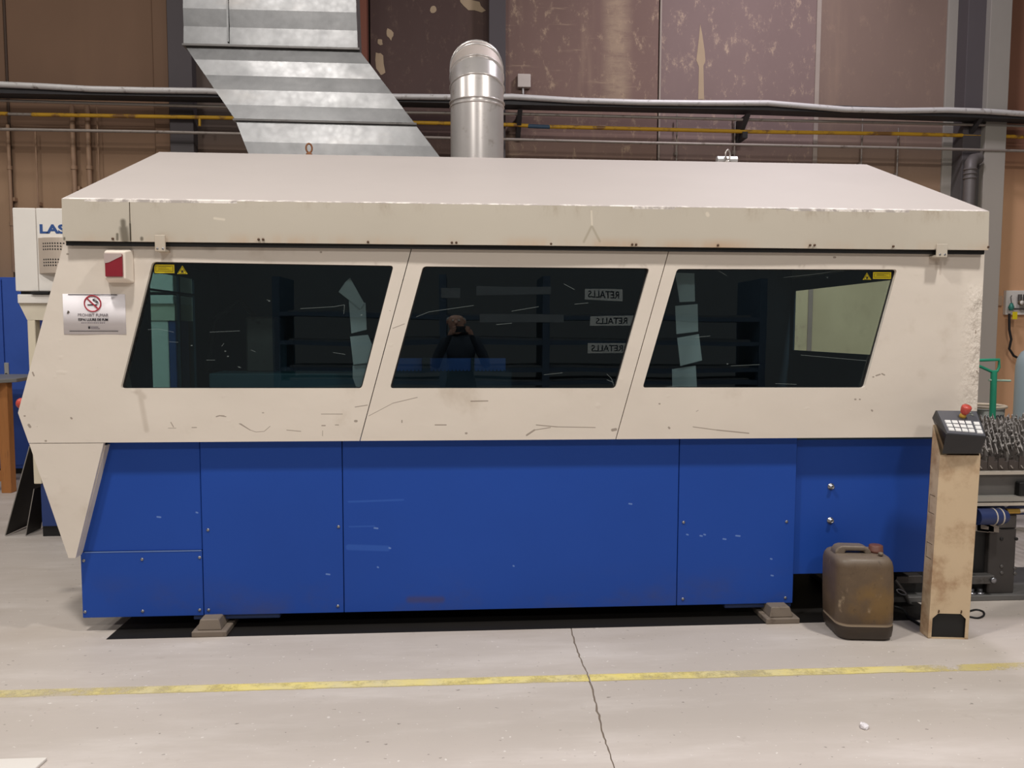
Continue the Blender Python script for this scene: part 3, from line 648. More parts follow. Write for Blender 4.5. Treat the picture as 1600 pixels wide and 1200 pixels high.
for (l, r_), Y in (((TL, TR), Yt), (((367, 187), (649, 194)), Ym)):
    a, b = at(l[0]-2, l[1], Y), at(r_[0]+2, r_[1], Y); MB().hexa([a+Vector((0, -.02, -.009)), b+Vector((0, -.02, -.009)), b+Vector((0, .24, -.009)), a+Vector((0, .24, -.009))], [a+Vector((0, -.02, .004)), b+Vector((0, -.02, .004)), b+Vector((0, .24, .004)), a+Vector((0, .24, .004))]).build('flange', gunm, duct)
a = at(355, -180, Yt-.006); b = at(357, 66, Yt-.006); MB().box(b.x-.006, b.x+.006, Yt-.016, Yt, b.z, a.z).build('standing_seam', galv, duct)
# ------------------------------------------------------------------ round pipe with segmented elbow
pc = at(745.5, 250, 5.42); rp = 40.5*5.42/1200; ze = at(745, 163, 5.42).z; RE = .33
pipe = thing('exhaust_pipe', 'round galvanised pipe with a segmented elbow behind the roof ridge', 'pipe', (pc.x, 5.42, ZR))
pipem = M('pipe_zinc', (196, 190, 186), .3, .55, .1, 7, dirt=(168, 158, 150))
MB().tube([(pc.x, 5.42, ZR), (pc.x, 5.42, ze)], rp, 32).build('straight_pipe', pipem, pipe)
MB().lathe((pc.x, 5.42, ze-.035), (0, 0, 1), [(rp+.001, 0), (rp+.007, .008), (rp+.001, .016)], 32).build('pipe_ring', pipem, pipe)
dusty = M('dusty_galvanised', (190, 178, 170), .55, .35, .12, 8)
N = 5
for k in range(N):
    a0, a1 = math.pi/2*k/N, math.pi/2*(k+1)/N
    f = lambda a: Vector((pc.x, 5.42+RE*(1-math.cos(a)), ze+RE*math.sin(a)))
    b = MB(); seg = 32; vs = []
    for a in (a0, a1):
        dirv = Vector((0, math.sin(a), math.cos(a))); s = Vector((1, 0, 0)); t_ = s.cross(dirv)
        for rr, off in (((rp+.006, 0),)): pass
        vs += [f(a)+(s*math.cos(q)+t_*math.sin(q))*rp for q in [2*math.pi*i/seg for i in range(seg)]]
    b.add(vs, [(i, (i+1) % seg, seg+(i+1) % seg, seg+i) for i in range(seg)], True); b.build('elbow_segment', pipem if k < 2 else dusty, pipe)
    dv = Vector((0, math.sin(a0), math.cos(a0)))
    MB().lathe(f(a0)-dv*.006, dv, [(rp-.001, 0), (rp+.009, .003), (rp+.009, .009), (rp-.001, .012)], 32).build('pipe_ring', pipem, pipe)
MB().tube([(pc.x, 5.42+RE, ze+RE), (pc.x, 8.98, ze+RE)], rp, 32).build('straight_pipe', dusty, pipe)
a, b = at(1120, 249, 5.14), at(1151, 250, 5.14)
sc_ = MB().tube([(a.x, 5.14, ZR+.025), (b.x, 5.14, ZR+.025)], .0245, 16).build('steel_roller', M('bright_steel', (200, 198, 196), .35, .6), None, label='short bright steel cylinder lying behind the right lifting eye on the roof', cat='cylinder')

# ------------------------------------------------------------------ pipes on the wall
def run(name, label, cat, pts_, r, mat, Y, ext_=True, seg=10, group=None):
    P_ = [at(x, y, Y) for x, y in pts_]
    if ext_:
        P_ = [P_[0]+(P_[0]-P_[1]).normalized()*2.5]+P_+[P_[-1]+(P_[-1]-P_[-2]).normalized()*2.5]
        P_[0].y = P_[-1].y = Y
    return MB().tube(P_, r, seg).build(name, mat, None, label=label, cat=cat, group=group)
gp = M('grey_conduit', (204, 200, 198), .5, .2, .1, dirt=(120, 108, 100)); tp = M('thin_conduit', (150, 140, 132), .5, .3, .15, dirt=(90, 76, 66))
bp_ = M('brown_painted_pipe', (150, 120, 96), .6, 0, .12); yp = M('yellow_gas_paint', (196, 150, 36), .5, 0, .15, 3, dirt=(128, 92, 50), dlo=.5, dhi=.62, stretch=(1, 1, 1))
k = 8.75/1200
run('cable_conduit', 'thick pale grey conduit lying on the tray high on the wall', 'conduit', [(0,132),(70,135),(140,139),(230,141),(320,142),(450,148),(620,151),(720,152),(800,151),(900,157),(1000,160),(1100,161),(1200,161),(1260,166),(1320,171),(1400,173),(1480,172),(1540,174),(1600,178)], 4.2*k, gp, 8.535)
A = [(0,143),(350,150),(800,161),(1200,170),(1600,184)]; P_ = [at(x, y, 8.66) for x, y in A]
P_ = [P_[0]+(P_[0]-P_[1])*1.2]+P_+[P_[-1]+(P_[-1]-P_[-2])*1.2]
b = MB()
for a, c in zip(P_[:-1], P_[1:]):
    b.hexa([a+Vector((0, -.1, -.045)), c+Vector((0, -.1, -.045)), c+Vector((0, .1, -.045)), a+Vector((0, .1, -.045))], [a+Vector((0, -.1, .035)), c+Vector((0, -.1, .035)), c+Vector((0, .1, .035)), a+Vector((0, .1, .035))])
tray = thing('cable_tray', 'dark steel cable tray running the length of the back wall', 'tray', (0, 8.66, P_[0].z))
b.build('channel', M('tray_steel', (62, 60, 62), .6, .3, .2), tray)
for x in (-150, 812, 1165, 1525, 1750):
    p = at(x, 150+x*.021, 8.7); MB().prism([(p.x-.025, 9.0, p.z-.05), (p.x-.025, 9.0, p.z-.30), (p.x-.025, 8.95, p.z-.30), (p.x-.025, 8.60, p.z-.05)], (.05, 0, 0)).build('tray_bracket', M('tray_steel', (62, 60, 62)), tray)
run('air_line', 'thin pale pipe just under the cable tray', 'pipe', [(0,157),(100,160),(350,167),(640,176),(800,178),(1000,183),(1200,188),(1400,192),(1600,197)], 2.2*k, tp, 8.72)
gl = thing('gas_pipe', 'yellow painted gas pipe with worn brown patches along the wall', 'pipe', (0, 8.8, at(800,196,8.8).z))
P_ = [(-350,166),(-100,174),(13,178)]; 
MB().tube([at(x, y, 8.8) for x, y in P_], 2.8*k, 10).build('pipe_run', yp, gl)
MB().tube([at(x, y, 8.8) for x, y in ((10,178),(52,179))], 2.2*k, 10).build('bare_section', tp, gl)
MB().tube([at(x, y, 8.8) for x, y in ((50,179),(350,184),(660,192),(800,195),(826,196.5))], 2.8*k, 10).build('pipe_run', yp, gl)
MB().tube([at(x, y, 8.8) for x, y in ((825,197),(859,198.5))], 3.1*k, 10).build('blue_tape', M('blue_tape', (60, 82, 104), .6), gl)
MB().tube([at(x, y, 8.8) for x, y in ((858,198),(1000,201.5),(1180,206),(1400,209),(1600,214),(1900,222))], 2.9*k, 10).build('pipe_run', yp, gl)
MB().tube([at(312, 183, 8.8), at(312, 197, 8.8)], 2*k, 8).build('pipe_stub', yp, gl)
for x in (1163, 2000):
    p = at(x, 196+(x-800)*.022, 8.8); MB().box(p.x-.03, p.x+.03, 8.77, 9.0, p.z-.09, p.z-.02).build('pipe_clip', M('tray_steel', (62, 60, 62)), gl)
run('air_line', 'thin steel pipe lowest of the horizontal wall runs', 'pipe', [(0,202),(240,206),(372,209),(670,215),(800,218),(1000,223),(1200,227),(1400,231),(1600,236)], 2.2*k, tp, 8.7)
def drop(px, y0, y1, r, lab, mat=bp_, coup=None, py_=None, Y=8.93, name='wall_conduit'):
    a = at(px, y0, Y); b = at(px+.004*(px-800)*(y1-y0)*-.02, y1, Y)
    o = thing(name, lab, 'conduit', (a.x, Y, 0))
    MB().tube([(a.x, Y, a.z), (a.x, Y, b.z)], r*k, 10).build('conduit', mat, o)
    for c_ in coup or (): 
        z = at(px, c_, Y).z; MB().tube([(a.x, Y, z-.02), (a.x, Y, z+.02)], r*k*1.35, 10).build('coupling', mat, o)
    zc = (a.z+b.z)/2; MB().box(a.x-r*k*1.8, a.x+r*k*1.8, Y+r*k*.6, 9.0, zc-.02, zc+.02).build('wall_clip', mat, o)
drop(12, 195, 425, 2.6, 'brown vertical conduit nearest the left edge, above the blue cabinet', coup=(262, 350))
drop(55, 205, 430, 1.2, 'hair thin vertical conduit between the leftmost pipe and the pair')
drop(112, 165, 420, 3.6, 'left pipe of the brown vertical pair above the white cabinet', coup=(262,))
drop(136, 165, 420, 3.6, 'right pipe of the brown vertical pair above the white cabinet', coup=(262,))
drop(151, 165, 420, 1.0, 'thin cable pipe just right of the vertical brown pair')
drop(1058, 178, 300, 1.1, 'thin pale vertical pipe left of the right lifting eye', tp)
drop(1149, 175, 300, 1.3, 'thin vertical pipe directly above the right lifting eye', tp)
drop(1348, 183, 330, 1.3, 'thin vertical pipe above the right end of the ridge', tp)
drop(1404, 200, 345, 1.4, 'thin vertical pipe right of the ridge end, beside the grey post', tp)
drop(292, 205, 320, 1.2, 'short thin pipe beneath the duct on the left', tp)
hs = MB(); p0 = at(1513, 330, 8.6); zt_ = at(1513, 250, 8.6).z
hs.tube([(p0.x, 8.6, 1.0), (p0.x, 8.6, zt_-.12), (p0.x+.02, 8.62, zt_-.03), (p0.x+.07, 8.66, zt_+.02), (p0.x+.16, 8.7, zt_+.04)], [.062, .062, .066, .066, .066], 14)
ho = thing('grey_drain_pipe', 'dark grey bent pipe standing in front of the right wall post', 'pipe', (p0.x, 8.6, 0)); hs.build('pipe_body', M('drain_grey', (98, 92, 90), .5, .1), ho)
for i in range(3): MB().lathe((p0.x, 8.6, zt_-.22+i*.05), (0, 0, 1), [(.06, 0), (.072, .008), (.072, .02), (.06, .028)], 14).build('pipe_ring', M('drain_grey', (98, 92, 90)), ho)
MB().box(p0.x-.05, p0.x+.05, 8.6, 8.78, 1.9, 1.94).build('pipe_strap', gunm, ho)
jb = at(819, 126, 8.94)
jo = thing('junction_box', 'small pale junction box on the wall right of the elbow', 'box', (jb.x, 9, jb.z))
MB().box(jb.x-.075, jb.x+.075, 8.93, 9.0, jb.z-.075, jb.z+.075).build('box_body', M('box_grey', (196, 184, 176), .5), jo, .008, 2)
MB().tube([(jb.x-.01, 8.965, jb.z-.075), (jb.x-.01, 8.965, jb.z-.19)], .012, 8).build('cable_entry', gp, jo)

# ------------------------------------------------------------------ left background
YK = 5.8
K = lambda x, y: at(x, y, YK)
cab = thing('laser_control_cabinet', 'tall white cabinet with blue lettering behind the left end of the machine', 'cabinet', (K(60,600).x, YK, 0))
kx0, kxm, kx1 = K(22,400).x, K(58,400).x, -2.10; kz = lambda y: K(60, y).z
MB().box(kx0, kxm-.002, YK, YK+.8, kz(455), kz(325)).build('door', white, cab, .006, 2)
MB().box(kxm+.002, kx1, YK, YK+.8, kz(455), kz(325)).build('body', white, cab, .006, 2)
MB().box(kx0+.02, kx1-.02, YK+.03, YK+.78, kz(460), kz(455)).build('shadow_gap', black, cab)
MB().box(kx0+.01, kx1, YK+.0, YK+.8, kz(474), kz(460)).build('lower_rail', white, cab, .004, 1)
MB().box(K(50,455).x, K(78,455).x, YK-.02, YK, kz(459), kz(455.5)).build('handle', black, cab)
tx0, tx1 = K(27,475).x, K(40,500).x
MB().hexa([(tx1, YK+.02, kz(500)), (kx1, YK+.02, kz(500)), (kx1, YK+.7, kz(500)), (tx1, YK+.7, kz(500))], [(tx0, YK+.02, kz(474)), (kx1, YK+.02, kz(474)), (kx1, YK+.75, kz(474)), (tx0, YK+.75, kz(474))]).build('tapered_shelf', M('shelf_cream', (214, 204, 184), .5), cab)
zl = kz(757); px_ = K(40,505).x
MB().box(px_, px_+.055, YK+.02, YK+.09, zl, kz(500)).build('post', M('post_cream', (226, 214, 190), .5), cab, .004, 1)
MB().box(px_+.056, kx1, YK+.45, YK+.47, zl, kz(500)).build('rear_panel', M('shelf_brown', (98, 76, 56), .6), cab)
MB().box(px_, K(100,740).x, YK+.10, YK+.30, zl, kz(690)).build('lower_body', M('post_cream', (226, 214, 190)), cab, .004, 1)
MB().box(K(228,500).x, K(260,500).x, YK+.03, YK+.3, .4, kz(500)).build('lower_body', white, cab, .004, 1)
MB().box(K(260,500).x+.003, kx1-.0, YK+.03, YK+.3, .4, kz(500)).build('lower_body', M('plinth_blue', (46, 66, 122)), cab, .004, 1)
MB().box(K(60,800).x, kx1, YK+.04, YK+.7, .08, zl).build('plinth', M('plinth_blue', (46, 66, 122)), cab, .004, 1)
MB().box(K(60,830).x, kx1, YK+.06, YK+.66, 0, .08).build('base', black, cab)
text('lettering', 'LASER', .086, blueink, cab, (K(61.5,364).x, YK-.001, kz(364)), 1.32, .0035, ext=.001)
pb = MB(); ax0, ax1 = K(61,400).x, K(61,400).x+.30; zg0, zg1 = kz(427), kz(372); n = 14
bul = lambda s: -.055*math.sin(math.pi*s)-.004
for i in range(n):
    s0, s1 = i/n, (i+1)/n
    pb.add([(ax0+(ax1-ax0)*s0, YK+bul(s0), zg1), (ax0+(ax1-ax0)*s1, YK+bul(s1), zg1), (ax0+(ax1-ax0)*s1, YK+bul(s1), zg0), (ax0+(ax1-ax0)*s0, YK+bul(s0), zg0)], [(0, 3, 2, 1)], True)
    for z in (zg0, zg1): pb.add([(ax0+(ax1-ax0)*s0, YK+bul(s0), z), (ax0+(ax1-ax0)*s1, YK+bul(s1), z), (ax0+(ax1-ax0)*s1, YK+.001, z), (ax0+(ax1-ax0)*s0, YK+.001, z)], [(0, 1, 2, 3)])
gr_ = pb.build('grille', M('brushed_stainless', (208, 192, 176), .34, .3, .06, 4), cab)
hb = MB()
for r_ in (0, 1):
    for i in range(3):
        for j in range(11):
            s = .17+j*.062; z = zg1-(.036, .138)[r_]*1.0-i*.0185-(.0)
            z = kz((381, 406)[r_]+i*4.6); hb.lathe((ax0+(ax1-ax0)*s, YK+bul(s)+.003, z), (0, -1, 0), [(.0055, 0), (.0055, .0045)], 8)
hb.build('grille_hole', rubber, gr_)
# dark sheets leaning beside it
def lean(b0, b1, depth, m_, lab):
    A, B = ground(*b0), None; B = at(b1[0], b1[1], A.y)
    d_ = (B-A).normalized(); nrm = Vector((d_.z, 0, -d_.x))*-.006
    o = thing('steel_sheet', lab, 'metal sheet', A, 'dark sheets leaning on the cabinet')
    e = Vector((0, depth, 0)); lift = Vector((0, 0, .006))
    MB().hexa([A+lift, B, B+e, A+e+lift], [A+nrm+lift, B+nrm, B+e+nrm, A+e+nrm+lift]).build('sheet', m_, o)
    MB().hexa([A+lift+Vector((0, -.003, 0)), B+Vector((0, -.003, 0)), B, A+lift], [A+nrm+lift+Vector((0, -.003, 0)), B+nrm+Vector((0, -.003, 0)), B+nrm, A+nrm+lift]).build('cut_edge', M('cut_edge', (150, 146, 140), .4, .4), o)
shm = M('mill_scale', (46, 43, 42), .55, .2, .3, 3)
lean((9, 838), (47, 697), .34, shm, 'larger dark steel sheet leaning on edge, outermost beside the cabinet')
lean((41, 838), (54, 764), .2, shm, 'smaller dark steel sheet leaning under the white cabinet corner')
# wooden bench with steel top
YT = 7.5
T = lambda x, y: at(x, y, YT)
bn = thing('work_bench', 'wooden legged work bench with grey steel top at the left edge', 'bench', (T(0,760).x, YT, 0))
wood = M('warm_wood', (170, 112, 62), .55, 0, .2, 5, stretch=(6, 6, .5), dirt=(120, 78, 44))
zt0 = T(10, 597).z
cx_ = T(28, 592).x
MB().prism([(cx_, YT-.02, zt0), (cx_-.10, YT-.17, zt0), (cx_-2.2, YT-.17, zt0), (cx_-2.2, YT+.7, zt0), (cx_-.1, YT+.7, zt0)], (0, 0, .035)).build('bench_top', M('bench_grey', (140, 138, 132), .45, .2, .15), bn, .004, 1)
for (lx, ly) in ((T(5,700).x, YT-.06), (T(5,700).x, YT+.55), (T(5,700).x-1.9, YT-.06), (T(5,700).x-1.9, YT+.55)):
    MB().box(lx, lx+.09, ly, ly+.09, 0, zt0).build('leg', wood, bn, .004, 1)
MB().box(T(5,700).x-1.85, T(5,700).x+.02, YT, YT+.05, .10, .2).build('stretcher', wood, bn, .004, 1)
MB().box(T(5,700).x-1.85, T(5,700).x+.02, YT-.02, YT+.03, zt0-.10, zt0).build('apron', wood, bn, .004, 1)
# blue cupboard
YU = 8.4
U = lambda x, y: at(x, y, YU)
bc = thing('tool_cupboard', 'tall blue two-door metal cupboard behind the work bench', 'cupboard', (U(0,730).x, YU, 0))
cb = M('cupboard_blue', (58, 92, 178), .45, 0, .08)
ux1 = U(62, 600).x; us = U(7, 560).x; zt_ = U(20, 433).z
MB().box(us-.85, ux1, YU+.02, YU+.55, .06, zt_).build('carcass', cb, bc, .005, 1)
MB().box(us-.85, ux1, YU+.06, YU+.5, 0, .06).build('plinth', black, bc)
dl = MB().box(us+.006, ux1-.01, YU, YU+.02, .10, zt_-.02).build('door', cb, bc, .004, 1)
dm = MB().box(us-.84, us-.006, YU, YU+.02, .10, zt_-.02).build('door', cb, bc, .004, 1)
lk = U(11.5, 580); MB().box(lk.x-.022, lk.x+.022, YU-.02, YU, lk.z-.07, lk.z+.09).build('lock_plate', M('lock_grey', (188, 186, 180), .4, .4), dl, .005, 1)
MB().lathe((lk.x, YU-.02, lk.z-.03), (0, -1, 0), [(.012, 0), (.012, .006)], 10).build('lock_cylinder', black, dl)
a = at(12, 415, 8.9)
MB().box(at(-40,420,8.9).x, at(26,420,8.9).x, 8.85, 9.0, at(10,432,8.9).z, at(10,408,8.9).z).build('trim_1', postg, None, kind='structure') if False else None

# ------------------------------------------------------------------ control pedestal
pd0 = Vector((at(1481, 1000, 3.62).x, 3.7, 0))
ped = thing('control_pedestal', 'cream pedestal with black sloped keypad head and red stop button', 'control panel', pd0)
ang = math.radians(-7); ct, st_ = math.cos(ang), math.sin(ang)
tilt = .024
PW, PD = .098, .09
FL = ground(1450, 1000); FL = Vector((FL.x, 3.60, 0))
pedm = M('pedestal_cream', (206, 182, 150), .5, 0, .1, 3, dirt=(156, 120, 88), dlo=.42, dhi=.72)
def pp(u, v, z):    # pedestal frame: u across the front, v into depth, z up, leaning a touch to the right
    x, y = u*ct-v*st_, u*st_+v*ct
    return Vector((pd0.x+x+tilt*z, 3.62+y, z))
def ubox(u0, u1, v0, v1, z0, z1, b=None):
    b = b or MB(); return b.hexa([pp(u0, v0, z0), pp(u1, v0, z0), pp(u1, v1, z0), pp(u0, v1, z0)], [pp(u0, v0, z1), pp(u1, v0, z1), pp(u1, v1, z1), pp(u0, v1, z1)])
HT = .935
# hollow foot opening: front skin with a chamfered cut out
bw, bh, ch = .082, .130, .026
fr_ = MB(); t0 = .004
def fplate(poly): fr_.add([pp(u, 0, z) for u, z in poly]+[pp(u, t0, z) for u, z in poly], [tuple(range(len(poly))), tuple(range(2*len(poly)-1, len(poly)-1, -1))]+[(i, (i+1) % len(poly), len(poly)+(i+1) % len(poly), len(poly)+i) for i in range(len(poly))])
fplate([(-PW, 0), (-bw, 0), (-bw, bh-ch), (-PW, bh-ch)]); fplate([(bw, 0), (PW, 0), (PW, bh-ch), (bw, bh-ch)])
fplate([(-PW, bh-ch), (-bw, bh-ch), (-bw+ch, bh), (-PW, bh)]); fplate([(bw, bh-ch), (PW, bh-ch), (PW, bh), (bw-ch, bh)]); fplate([(-PW, bh), (PW, bh), (PW, HT), (-PW, HT)])
fr_.build('front_cover', pedm, ped)
ubox(-PW, PW, 0, .05, .0, .004).build('sill', pedm, ped)
bd = MB(); HB = 1.075
for u0, u1 in ((-PW, -PW+.004), (PW-.004, PW)): bd.prism([pp(u0, t0, 0), pp(u0, PD, 0), pp(u0, PD, HB), pp(u0, t0, HT)], pp(u1, 0, 0)-pp(u0, 0, 0))
ubox(-PW, PW, PD-.004, PD, 0, HB, bd); bd.build('column', pedm, ped)
ubox(-PW+.005, PW-.005, .012, .03, .004, .3).build('opening_shade', black, ped)  # black slab standing in for the shade inside the foot opening
hc = MB()
for s in (-1, 1): hc.tube([pp(s*.055, .0, bh+.004), pp(s*.055, -.006, bh+.012), pp(s*.055, -.004, bh+.02)], .003, 6)
hc.build('hook', M('rusty_screw', (92, 70, 54)), ped)
# slots on the left side
for z0, z1 in ((.63, .72), (.40, .475)):
    b = MB(); x = -PW-.0006
    for q in ((.02, .075, z1, z1+.003), (.02, .075, z0, z0+.003)): ubox(x, x+.0006, q[0], q[1], q[2], q[3], b)
    ubox(x, x+.0006, .072, .075, z0, z1, b); b.build('knockout_line', M('slot_ink', (92, 74, 56), .7), ped)
# head: wedge whose sloped face carries the keys
H0, H1 = HT-.005, HT+.09
HW = .112
def hp(px, py, Y): return at(px, py, Y)
A = [hp(1472,709,3.60), hp(1530,709,3.59), hp(1533,707,3.70), hp(1478,707,3.71)]
Bq = [hp(1478.5,678,3.565), hp(1542,683,3.555), hp(1527,642,3.73), hp(1461.5,641,3.75)]
lowb = [hp(1460,655,3.83)]
hd = MB().add(A+Bq+[hp(1457.5,653,3.75), hp(1524,656,3.73)], [(0, 1, 5, 4), (4, 5, 6, 7), (0, 4, 7, 8, 3), (1, 2, 9, 6, 5), (8, 7, 6, 9), (3, 8, 9, 2), (0, 3, 2, 1)])
head = hd.build('head', blackp, ped, .003, 2)
# face frame vectors
e0, e1, e2, e3 = Bq      # front left, front right, back right, back left
nf = (e1-e0).cross(e3-e0).normalized(); nf = nf if nf.z > 0 else -nf
def fc(u, v, h=0): return e0*(1-u)*(1-v)+e1*u*(1-v)+e2*u*v+e3*(1-u)*v+nf*h
MB().hexa([fc(.03,.03,.0), fc(.97,.03,.0), fc(.97,.97,.0), fc(.03,.97,.0)], [fc(.03,.03,.0015), fc(.97,.03,.0015), fc(.97,.97,.0015), fc(.03,.97,.0015)]).build('face_plate', M('face_grey', (92, 92, 98), .3, .1, .08), head)
key = M('white_key', (232, 230, 228), .4, 0, .03)
for r_ in range(3):
    for c_ in range(5):
        u0 = .10+c_*.165+(.03 if c_ == 4 else 0); v0 = .10+r_*.155+(0 if c_ == 4 else .02)
        q = lambda h, s: [fc(u0+s, v0+s, h), fc(u0+.14-s, v0+s, h), fc(u0+.14-s, v0+.125-s, h), fc(u0+s, v0+.125-s, h)]
        MB().hexa(q(.0014, 0), q(.006, .006)).build('key', key, head)
def lathe_to(name, m_, base, prof, seg=18): return MB().lathe(base, nf, prof, seg).build(name, m_, head)
eb = fc(.57, .72, .001)
lathe_to('button_collar', M('yellow_collar', (190, 150, 60), .5), eb, [(.016, 0), (.016, .012), (.012, .022)])
lathe_to('emergency_button', red, eb, [(.013, .022), (.019, .03), (.0235, .05), (.0235, .062), (.019, .068)])
lathe_to('lamp', M('dull_lamp', (120, 124, 118), .3), fc(.83, .80, .001), [(.008, 0), (.008, .006)]); lathe_to('lamp', M('dull_lamp', (120, 124, 118)), fc(.80, .90, .001), [(.008, 0), (.008, .006)])
# ------------------------------------------------------------------ jerrycan
jc = Vector((at(1342, 990, 3.72).x, 3.74, 0))
jg = thing('jerrycan', 'grimy brown plastic jerrycan on the floor beside the control pedestal', 'jerrycan', jc)
t = NT('grimy_plastic'); c0 = lin(118, 96, 72)
z = t.xyz()[2]
col = t.mix(t.noise(6, (1, 1, 1.2), 6, .65), lin(66, 54, 44), lin(116, 96, 74))
col = t.mix(t.ramp(t.noise(3, (1, 1, 1), 5, .6, (4, 1, 3)), .52, .72, 0, .7), col, lin(128, 98, 52))
col = t.mix(t.ramp(t.noise(14, (1, 1, .5), 6, .7, (1, 5, 3)), .6, .74, 0, .7), col, lin(176, 154, 126))
col = t.mix(t.ramp(z, .078, .074, 0, .85), col, lin(46, 38, 32))
col = t.mix(t.ramp(z, .37, .42, 0, .7), col, lin(122, 110, 98))
col = t.mix(t.ramp(t.noise(26, (1, 1, .6), 6, .75, (8, 2, 1)), .56, .70, 0, .5), col, lin(60, 50, 42))
col = t.mix(t.ma('MULTIPLY', t.ramp(z, .074, .078), t.ramp(z, .090, .086)), col, lin(150, 132, 110))
t.bump(t.noise(18, (1, 1, 1), 5), .3, .006)
jm = t.done(col, .45, 0, .4)
JW, JD, JH = .146, .135, .455; ja = math.radians(-6)
def ring(z, sx, sy, r):
    out = []
    for cxs, cys, a0 in ((1, 1, 0), (-1, 1, 90), (-1, -1, 180), (1, -1, 270)):
        for k_ in range(6):
            a_ = math.radians(a0+k_*18); out.append(((sx-r)*cxs+r*math.cos(a_), (sy-r)*cys+r*math.sin(a_), z))
    return out
def jrot(p, shift=0): return Vector((jc.x+p[0]*math.cos(ja)-p[1]*math.sin(ja)-.03*p[2], jc.y+p[0]*math.sin(ja)+p[1]*math.cos(ja), p[2]))
prof = [(0, .80, .05), (.004, .88, .05), (.02, .95, .055), (.05, .985, .06), (.074, .99, .06), (.079, .97, .06), (.085, .97, .06), (.090, .99, .06), (.2, 1, .06), (.3, .995, .06), (.37, .99, .062), (.395, .965, .066), (.412, .90, .066), (.42, .80, .066)]
b = MB(); nr = 24
for z_, s, r_ in prof: pass
rings = [[jrot(p) for p in ring(z_, JW*s, JD*s, r_)] for z_, s, r_ in prof]
vs = [v for r_ in rings for v in r_]
b.add(vs, [(i*nr+k_, i*nr+(k_+1) % nr, (i+1)*nr+(k_+1) % nr, (i+1)*nr+k_) for i in range(len(prof)-1) for k_ in range(nr)]+[tuple(range(nr-1, -1, -1)), tuple((len(prof)-1)*nr+k_ for k_ in range(nr))], True)
b.build('body', jm, jg)
# raised shoulder rails with the handle between them
hb_ = MB()
for y_ in (-.075, .075):
    pass
def jbox(x0, x1, y0, y1, z0, z1): hb_.hexa([jrot(q) for q in ((x0, y0, z0), (x1, y0, z0), (x1, y1, z0), (x0, y1, z0))], [jrot(q) for q in ((x0, y0, z1), (x1, y0, z1), (x1, y1, z1), (x0, y1, z1))])
hx_ = [(-.122, .405), (-.124, .43), (-.108, .452), (-.085, .459), (.02, .457), (.045, .448), (.056, .43), (.06, .405), (.03, .405), (.022, .431), (-.07, .432), (-.08, .405)]
hb_.prism([jrot((x, -.035, z)) for x, z in hx_], jrot((0, .07, 0))-jrot((0, 0, 0)))
hb_.build('handle', jm, jg, .009, 3)
cp = M('maroon_cap', (104, 66, 56), .5, 0, .2, 12)
MB().lathe(jrot((.092, -.0, .420)), (0, 0, 1), [(.036, 0), (.036, .012), (.034, .014), (.034, .034), (.028, .038)], 20).build('cap', cp, jg)
MB().lathe(jrot((.085, -.075, .425)), (0, 0, 1), [(.012, 0), (.012, .012), (.008, .015)], 12).build('vent_plug', jm, jg)

# ------------------------------------------------------------------ shuttle table at the right
YX = 4.16
X_ = lambda x, y: at(x, y, YX)
tb_ = thing('shuttle_table', 'steel shuttle table carrying rows of jagged cutting slats at the right', 'table', (3.4, YX, 0))
stl = M('slag_steel', (176, 170, 164), .45, .25, .35, 30, dirt=(84, 76, 70), dlo=.5, dhi=.65); rail = M('rail_steel', (88, 80, 76), .5, .4, .2, dirt=(58, 52, 48))
zs_ = X_(1570, 712).z; zr0 = X_(1570, 735).z
tx0, tx1 = 2.62, 5.2; sp_ = .062; Yend = 5.75
nsl = int((tx1-tx0)/sp_)
for i in range(nsl):
    r_ = random.Random(i); b = MB(); x = tx0+.03+i*sp_; n = 34; y0, y1 = YX+.03, Yend-.03; zz0 = zs_-.09
    pr_ = None; line = []
    for j in range(n*2+1):
        yv = y0+(y1-y0)*j/(2*n); zv = zs_+(.062+r_.uniform(-.02, .012) if j % 2 else .01+r_.uniform(-.012, .012)); xv = x+r_.uniform(-.006, .006)*(1 if j % 2 else .4)
        line.append((xv, yv+r_.uniform(-.006, .006), zv))
    for p, q in zip(line[:-1], line[1:]):
        b.add([(x, p[1], zz0), (x, q[1], zz0), q, p], [(0, 1, 2, 3)]); b.add([(x+.004, p[1], zz0), (x+.004, q[1], zz0), (q[0]+.005, q[1], q[2]), (p[0]+.005, p[1], p[2])], [(3, 2, 1, 0)])
        b.add([p, q, (q[0]+.005, q[1], q[2]), (p[0]+.005, p[1], p[2])], [(0, 1, 2, 3)])
        if r_.random() < .6:      # slag droplets frozen on the teeth
            c_ = Vector(p)+Vector((r_.uniform(-.006, .008), 0, -r_.uniform(.0, .04))); s = r_.uniform(.006, .012)
            b.add([c_+Vector(v)*s for v in ((1, 0, 0), (-1, 0, 0), (0, 1, 0), (0, -1, 0), (0, 0, 1.4), (0, 0, -1.4))], [(0, 2, 4), (2, 1, 4), (1, 3, 4), (3, 0, 4), (2, 0, 5), (1, 2, 5), (3, 1, 5), (0, 3, 5)])
    b.build('cutting_slat', stl, tb_)
b = MB(); b.box(tx0, tx1, YX, YX+.02, zr0-.0, zs_-.035); b.box(tx0, tx1, Yend-.02, Yend, zr0, zs_-.035); b.build('side_rail', rail, tb_)
